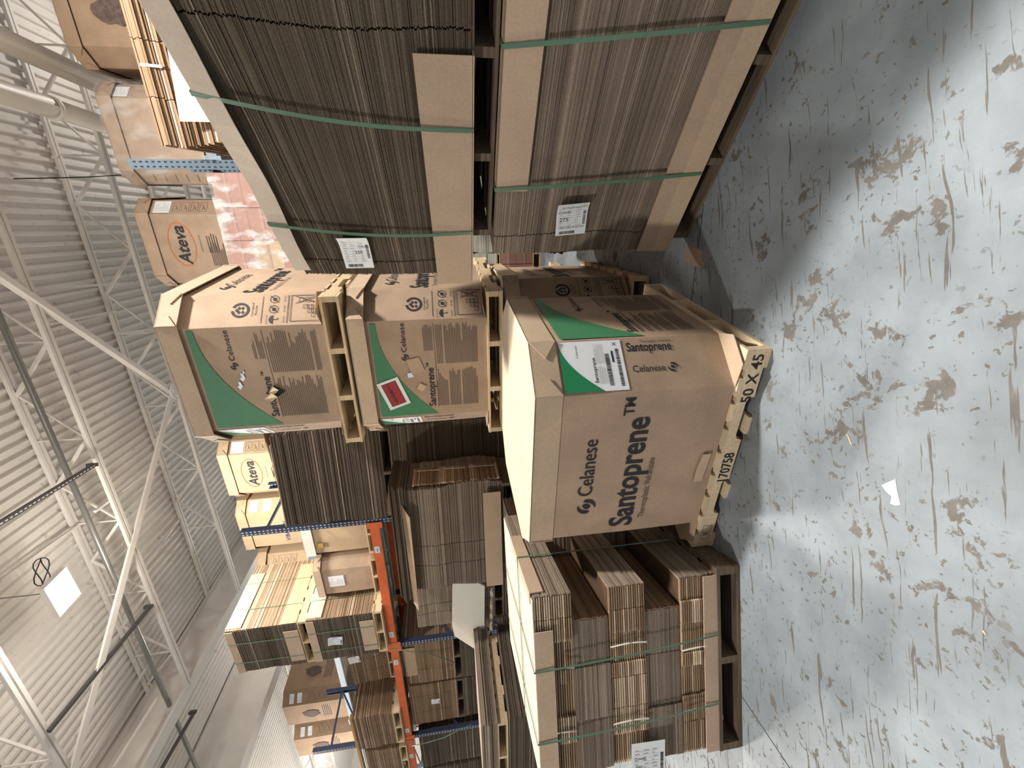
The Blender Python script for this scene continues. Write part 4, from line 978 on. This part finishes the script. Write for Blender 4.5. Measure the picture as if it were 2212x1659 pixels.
# under the beam, second bay
for tl, lb, sd in ((4.88, 'flat carton stack with a white label under the orange beam', 131), (3.72, 'flat carton stack with a pale corner board under the orange beam', 132)):
    s = flat_stack('flat_box_stack', lb, rk(tl, .12, 1.72), KR, 1.1, .95, .82, 85, sd, 'edge_warm', .004, .006, creases=(.35, .8), group='flat carton stacks under the orange beam', pale=.05)
    if sd == 131: pallet_label(s, .62, .38, .14, .15, -3, (), -.02, .0, 6)
    else: board(s, 'corner_board', 'tan', .25, .95, -.02, -.014, .62, .815, lambda x, y, z: (x, y, z))
    rpal('pallet under the ' + lb, tl, 1.1, .12, .95, 1.59, 'wood_old'); flat_stack('flat_box_stack', 'floor ' + lb.replace('with a', 'below the one with a'), rk(tl, .12, .13), KR, 1.1, .95, 1.46, 120, sd + 5, 'edge', .006, .01, group='floor stacks under the orange beam')
    rpal('floor pallet under the ' + lb, tl, 1.1, .12, .95, 0, 'wood_old')
for tl, lb, sd in ((6.25, 'dark flat sheet column under the far end of the orange beam', 171), (7.45, 'dark flat sheet column past the end of the orange beam', 172)):
    rpal('floor pallet under the ' + lb, tl, 1.1, .1, 1.0, 0, 'wood_old'); flat_stack('flat_box_stack', lb, rk(tl, .1, .13), KR, 1.1, 1.0, 2.35, 150, sd, 'edge', .008, .012, group='floor stacks under the orange beam')
b_ = MB(); b_.box(-6.6, -5.06, -.025, .025, 2.57, 2.69); o = b_.build('beam', 'orange', front)
b_ = MB(); b_.box(-6.6, -5.06, 1.045, 1.095, 2.57, 2.69); o = b_.build('beam', 'orange', front)
rod('loose_strap', 'loose green strap trailing from the rack beside the navy post', 'strap', [rk(2.4, -.12, 2.66), rk(2.5, -.14, 2.4), rk(2.62, -.16, 2.05), rk(2.9, -.16, 1.7)], .006, 'strap', 6, 'loose straps')
rod('loose_strap', 'loose green strap trailing below the orange beam to the left', 'strap', [rk(5.1, -.1, 2.6), rk(5.0, -.14, 2.3), rk(4.9, -.16, 2.0), rk(4.6, -.18, 1.5)], .006, 'strap', 6, 'loose straps')

def emblem(p, ca, cz, rad, seed):      # smudgy printed picture, only its blotchy outline can be made out
    r_ = random.Random(seed); n = 16; out = [(ca + .72 * rad * math.cos(R(i * 360 / n)) * r_.uniform(.7, 1.1), cz + rad * math.sin(R(i * 360 / n)) * r_.uniform(.75, 1.15)) for i in range(n)]
    for i in range(n): p.poly([(ca, cz), out[i], out[(i + 1) % n]])
# ---- tall boxes on the back rack
ZB = 4.40
def bbox(label, tc, vc, zb, W=1.1, L=1.2, H=1.0, rz=0, **k): return gaylord(label, rk(tc, vc, zb), KR + rz, W, L, H, k.pop('cx', .17), k.pop('cy', .19), k.pop('lid', (.86, 1.02)), group='tall boxes on the back rack', **k)
g, F = bbox('tan Ateva box on the light blue beam left of the resin stack', .37, 2.58, ZB, body='tan', lidm='tan', topm='tan'); print_ateva(g, F['front'], 3); corner_label(g, F['rc'], F['rc'].w * .1, F['rc'].w * .9, .62, .82, 4); handling_row(g, F['rc'], .5)
g, F = bbox('tan box with blue lettering and two labels behind the navy post', 1.60, 2.56, ZB, body='tan', lidm='tan', topm='tan')
for z in (.66, .44): corner_label(g, F['rc'], F['rc'].w * .1, F['rc'].w * .9, z, z + .14, int(z * 100))
p = Print(F['rc'], .016); p.text('M', F['rc'].w * .45, .20, .10, .03); p.build('lettering', 'blue_ink', g); Print(F['front']).text('VIBATAN', F['front'].w * .1, .22, .07, .01, F['front'].w * .6).build('lettering', 'blue_ink', g)
g, F = bbox('tan box with a skewed lid and handling icons beside the strapped stack', 2.85, 2.5, ZB, H=.95, body='tan', lid=None); handling_row(g, F['rc'], .55); handling_row(g, F['front'], .55)
b_ = MB(); o_ = octo(.58, .63, .17, .19)
for i in range(8): j = (i + 1) % 8; b_.hexa([(*o_[i], -.15), (*o_[j], -.15), (o_[j][0] * .985, o_[j][1] * .985, -.15), (o_[i][0] * .985, o_[i][1] * .985, -.15), (*o_[i], 0), (*o_[j], 0), (o_[j][0] * .985, o_[j][1] * .985, 0), (o_[i][0] * .985, o_[i][1] * .985, 0)])
b_.prism([(x, y, -.006) for x, y in o_], (0, 0, .007)); lo = b_.build('skewed_lid', 'tan', g); lo.location = (0, -.05, 1.02); lo.rotation_euler = (R(7), R(5), R(6))
for tc, lb in ((7.15, 'brown box with a printed mascot-free emblem and two labels on the back rack'), (8.45, 'brown box with a barcode label at the end of the back rack')):
    lb = lb.replace('mascot-free ', '')
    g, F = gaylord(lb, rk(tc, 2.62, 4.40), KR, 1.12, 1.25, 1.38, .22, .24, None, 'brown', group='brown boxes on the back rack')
    corner_label(g, F['rc'], F['rc'].w * .15, F['rc'].w * .75, 1.13, 1.23, 5); corner_label(g, F['rc'], F['rc'].w * .15, F['rc'].w * .75, .96, 1.06, 6); handling_row(g, F['rc'], .75, 'brown_ink')
    for fk in ('right', 'front'):
        f_ = F[fk]; p = Print(f_, .016); r = random.Random(4)
        emblem(p, f_.w * .5, .80, .20, 4)
        p.build('printed_emblem', 'brown_ink', g); text_block(f_, g, f_.w * .25, f_.w * .85, .35, .55, 5, 9, 'brown_ink', .3)
# ---- right end of the back row: red carton stack with an Ateva box on top
g, F = bbox('brown Ateva box on top of the wrapped red cartons', -3.40, 2.55, 4.42, body='kraft', lidm='kraft', topm='lid'); print_ateva(g, F['front'], 13); corner_label(g, F['rc'], F['rc'].w * .1, F['rc'].w * .9, .62, .82, 14); handling_row(g, F['rc'], .5)
g, F = bbox('brown box in shiny stretch film behind the slate blue post', -4.70, 2.55, 4.42, body='kraft', lidm='kraft', topm='kraft'); corner_label(g, F['rc'], F['rc'].w * .1, F['rc'].w * .8, .70, .88, 15)
for k in range(5): f_ = F['lc']; Print(f_).line(f_.w * .2, .2 + .13 * k, f_.w * .7, .17 + .13 * k, .008).build('printed_rule', 'ink_soft', g)
b_ = MB(); q = octo(.60, .65, .17, .19)
for i in range(8): j = (i + 1) % 8; b_.poly([(*q[i], -.02), (*q[j], -.02), (*q[j], 1.03), (*q[i], 1.03)])
b_.build('stretch_wrap', 'wrap_thin', g)
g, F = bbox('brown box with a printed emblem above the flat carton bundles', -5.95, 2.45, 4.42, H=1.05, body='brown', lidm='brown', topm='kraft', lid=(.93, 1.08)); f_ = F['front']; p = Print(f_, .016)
emblem(p, f_.w * .42, .52, .20, 6)
p.build('printed_emblem', 'brown_ink', g)
# supports under the right end of the back row
rack('slate pallet rack under the boxes behind the strapped stacks', [-6.9, -4.38], 1.98, 3.05, 4.35, [4.40], 'slate', 'lightblue')
# red cartons: three tiers
r = random.Random(31); rc_mesh = {}
def carton(label, tl, v_, z, wd, d, h, mat, grp):
    k = (round(wd, 3), round(d, 3), round(h, 3), mat)
    t_ = thing('shipping_carton', label, 'carton', rk(tl, v_, z), KR, grp)
    if k not in rc_mesh:
        b_ = MB(); e = .004; b_.box(e, wd - e, e, d - e, 0, h - .003); me = b_.mesh('body'); me.materials.append(M[mat]); rc_mesh[k] = me
        b_ = MB(); b_.box(e, wd - e, 0, .0035, h * .5 - .015, h * .5 + .015); me2 = b_.mesh('tape_strip'); me2.materials.append(M['pinkbox']); rc_mesh[k + ('t',)] = me2
    link('body', rc_mesh[k], t_); link('tape_strip', rc_mesh[k + ('t',)], t_); return t_
def tier(z, rows, h, cols, wds, what, tan=None):
    for rr in range(rows):
        tl = -2.62
        for cc in range(cols):
            mt = 'tan' if (rr, cc) == tan else 'redbox'
            carton(('tan carton among the wrapped red cartons' if mt == 'tan' else f'red brown carton {what}'), tl, 1.93, z + rr * h, wds[cc], 1.0, h, mt, 'cartons in the red stack'); tl -= wds[cc]
tier(3.02, 4, .35, 4, (.42, .40, .42, .44), 'in the wrapped top tier under the Ateva box', (2, 1))
tier(1.42, 4, .35, 4, (.42, .40, .42, .44), 'in the middle tier of the red stack')
tier(.13, 2, .25, 4, (.42, .40, .42, .44), 'in the bottom tier seen through the gap between stacks')
for z, lb in ((0, 'floor pallet under the red cartons'), (.63, 'thin pallet between the red cartons and the white bundles'), (1.29, 'pallet over the white bundles'), (2.88, 'pallet under the wrapped red cartons')):
    q = rk(-3.46, 2.43, z); pallet(lb, q, KR, 1.6, 1.0, 'wood', nb=6, ns=4, H=.13 if z != .63 else .06, hs=.09 if z != .63 else .03, notched=False, group='pallets in the red stack')
for k, tl in enumerate((-2.70, -3.22, -3.75)):
    flat_stack('paper_bundle', 'bundle of white edged sheets seen through the gap between stacks', rk(tl, 1.95, .69), KR, .50, .95, .60, 40, 140 + k, 'edge_white', .004, .008, group='white sheet bundles in the red stack', cat='paper bundle', pale=.3)
t_ = thing('stretch_wrap', 'crinkled clear stretch film round the top tier of red cartons', 'stretch film', rk(-2.60, 1.91, 3.0), KR)
b_ = MB(); n = 14
for i in range(n):
    x0, x1 = 1.72 * i / n, 1.72 * (i + 1) / n; y0, y1 = -.008 * (i % 2), -.008 * ((i + 1) % 2); b_.poly([(x0, y0, 0), (x1, y1, 0), (x1, y1, 1.44), (x0, y0, 1.44)])
b_.poly([(1.72, 0, 0), (1.72, 1.06, 0), (1.72, 1.06, 1.44), (1.72, 0, 1.44)]); b_.poly([(0, 1.06, 0), (0, 0, 0), (0, 0, 1.44), (0, 1.06, 1.44)]); b_.build('film_sheet', 'wrap', t_)
# flat carton bundles on the rack right of the slate post
js = flat_stack('flat_box_stack', 'flat carton bundles beside the slate blue post, above the strapped stacks', rk(-4.46, -.12, 2.82), KR, 1.25, 1.15, 1.03, 56, 150, 'edge_warm', .012, .02, creases=(.35, .75), group='flat carton stacks on the rack', pale=.1, cat='cardboard stack')
board(js, 'front_panel', 'cream', .16, .80, -.06, -.05, .28, .82, lambda x, y, z: (x, y, z - .10 * x), 'cream board on the front')
b_ = MB(); b_.bar((.55, -.03, .84), (.56, -.03, 1.0), .02, .006, (0, 1, 0)); b_.build('strap', 'wstrap', js)
rpal('pallet under the flat carton bundles beside the slate post', -4.46, 1.25, -.1, 1.1, 2.69)
# ---- small stack seen through the gap beside the bottom resin box
kp = Vector((1.10, 3.60, 0)); ks = flat_stack('flat_box_stack', 'small stack of brown and white flat sheets beside the bottom resin box', (kp.x, kp.y, .13), SR, .52, .95, .52, 34, 160, 'edge_warm', .010, .015, pale=.18)
board(ks, 'top_sheet', 'paleboard', .0, .50, .0, .9, .525, .531, lambda x, y, z: (x, y, z))
b_ = MB(); b_.prism([(.0, -.02, .53), (.34, -.02, .53), (.0, .25, .53)], (0, 0, .006)); b_.warp(lambda x, y, z: (x, y, z)); b_.build('loose_sheet', 'paleboard', ks)
pallet('pallet under the small sheet stack beside the bottom resin box', (kp.x + .27 * math.cos(R(SR)) - .47 * math.sin(R(SR)), kp.y + .27 * math.sin(R(SR)) + .47 * math.cos(R(SR)), 0), SR, .54, .95, 'wood', notched=False, ns=3, H=.13)
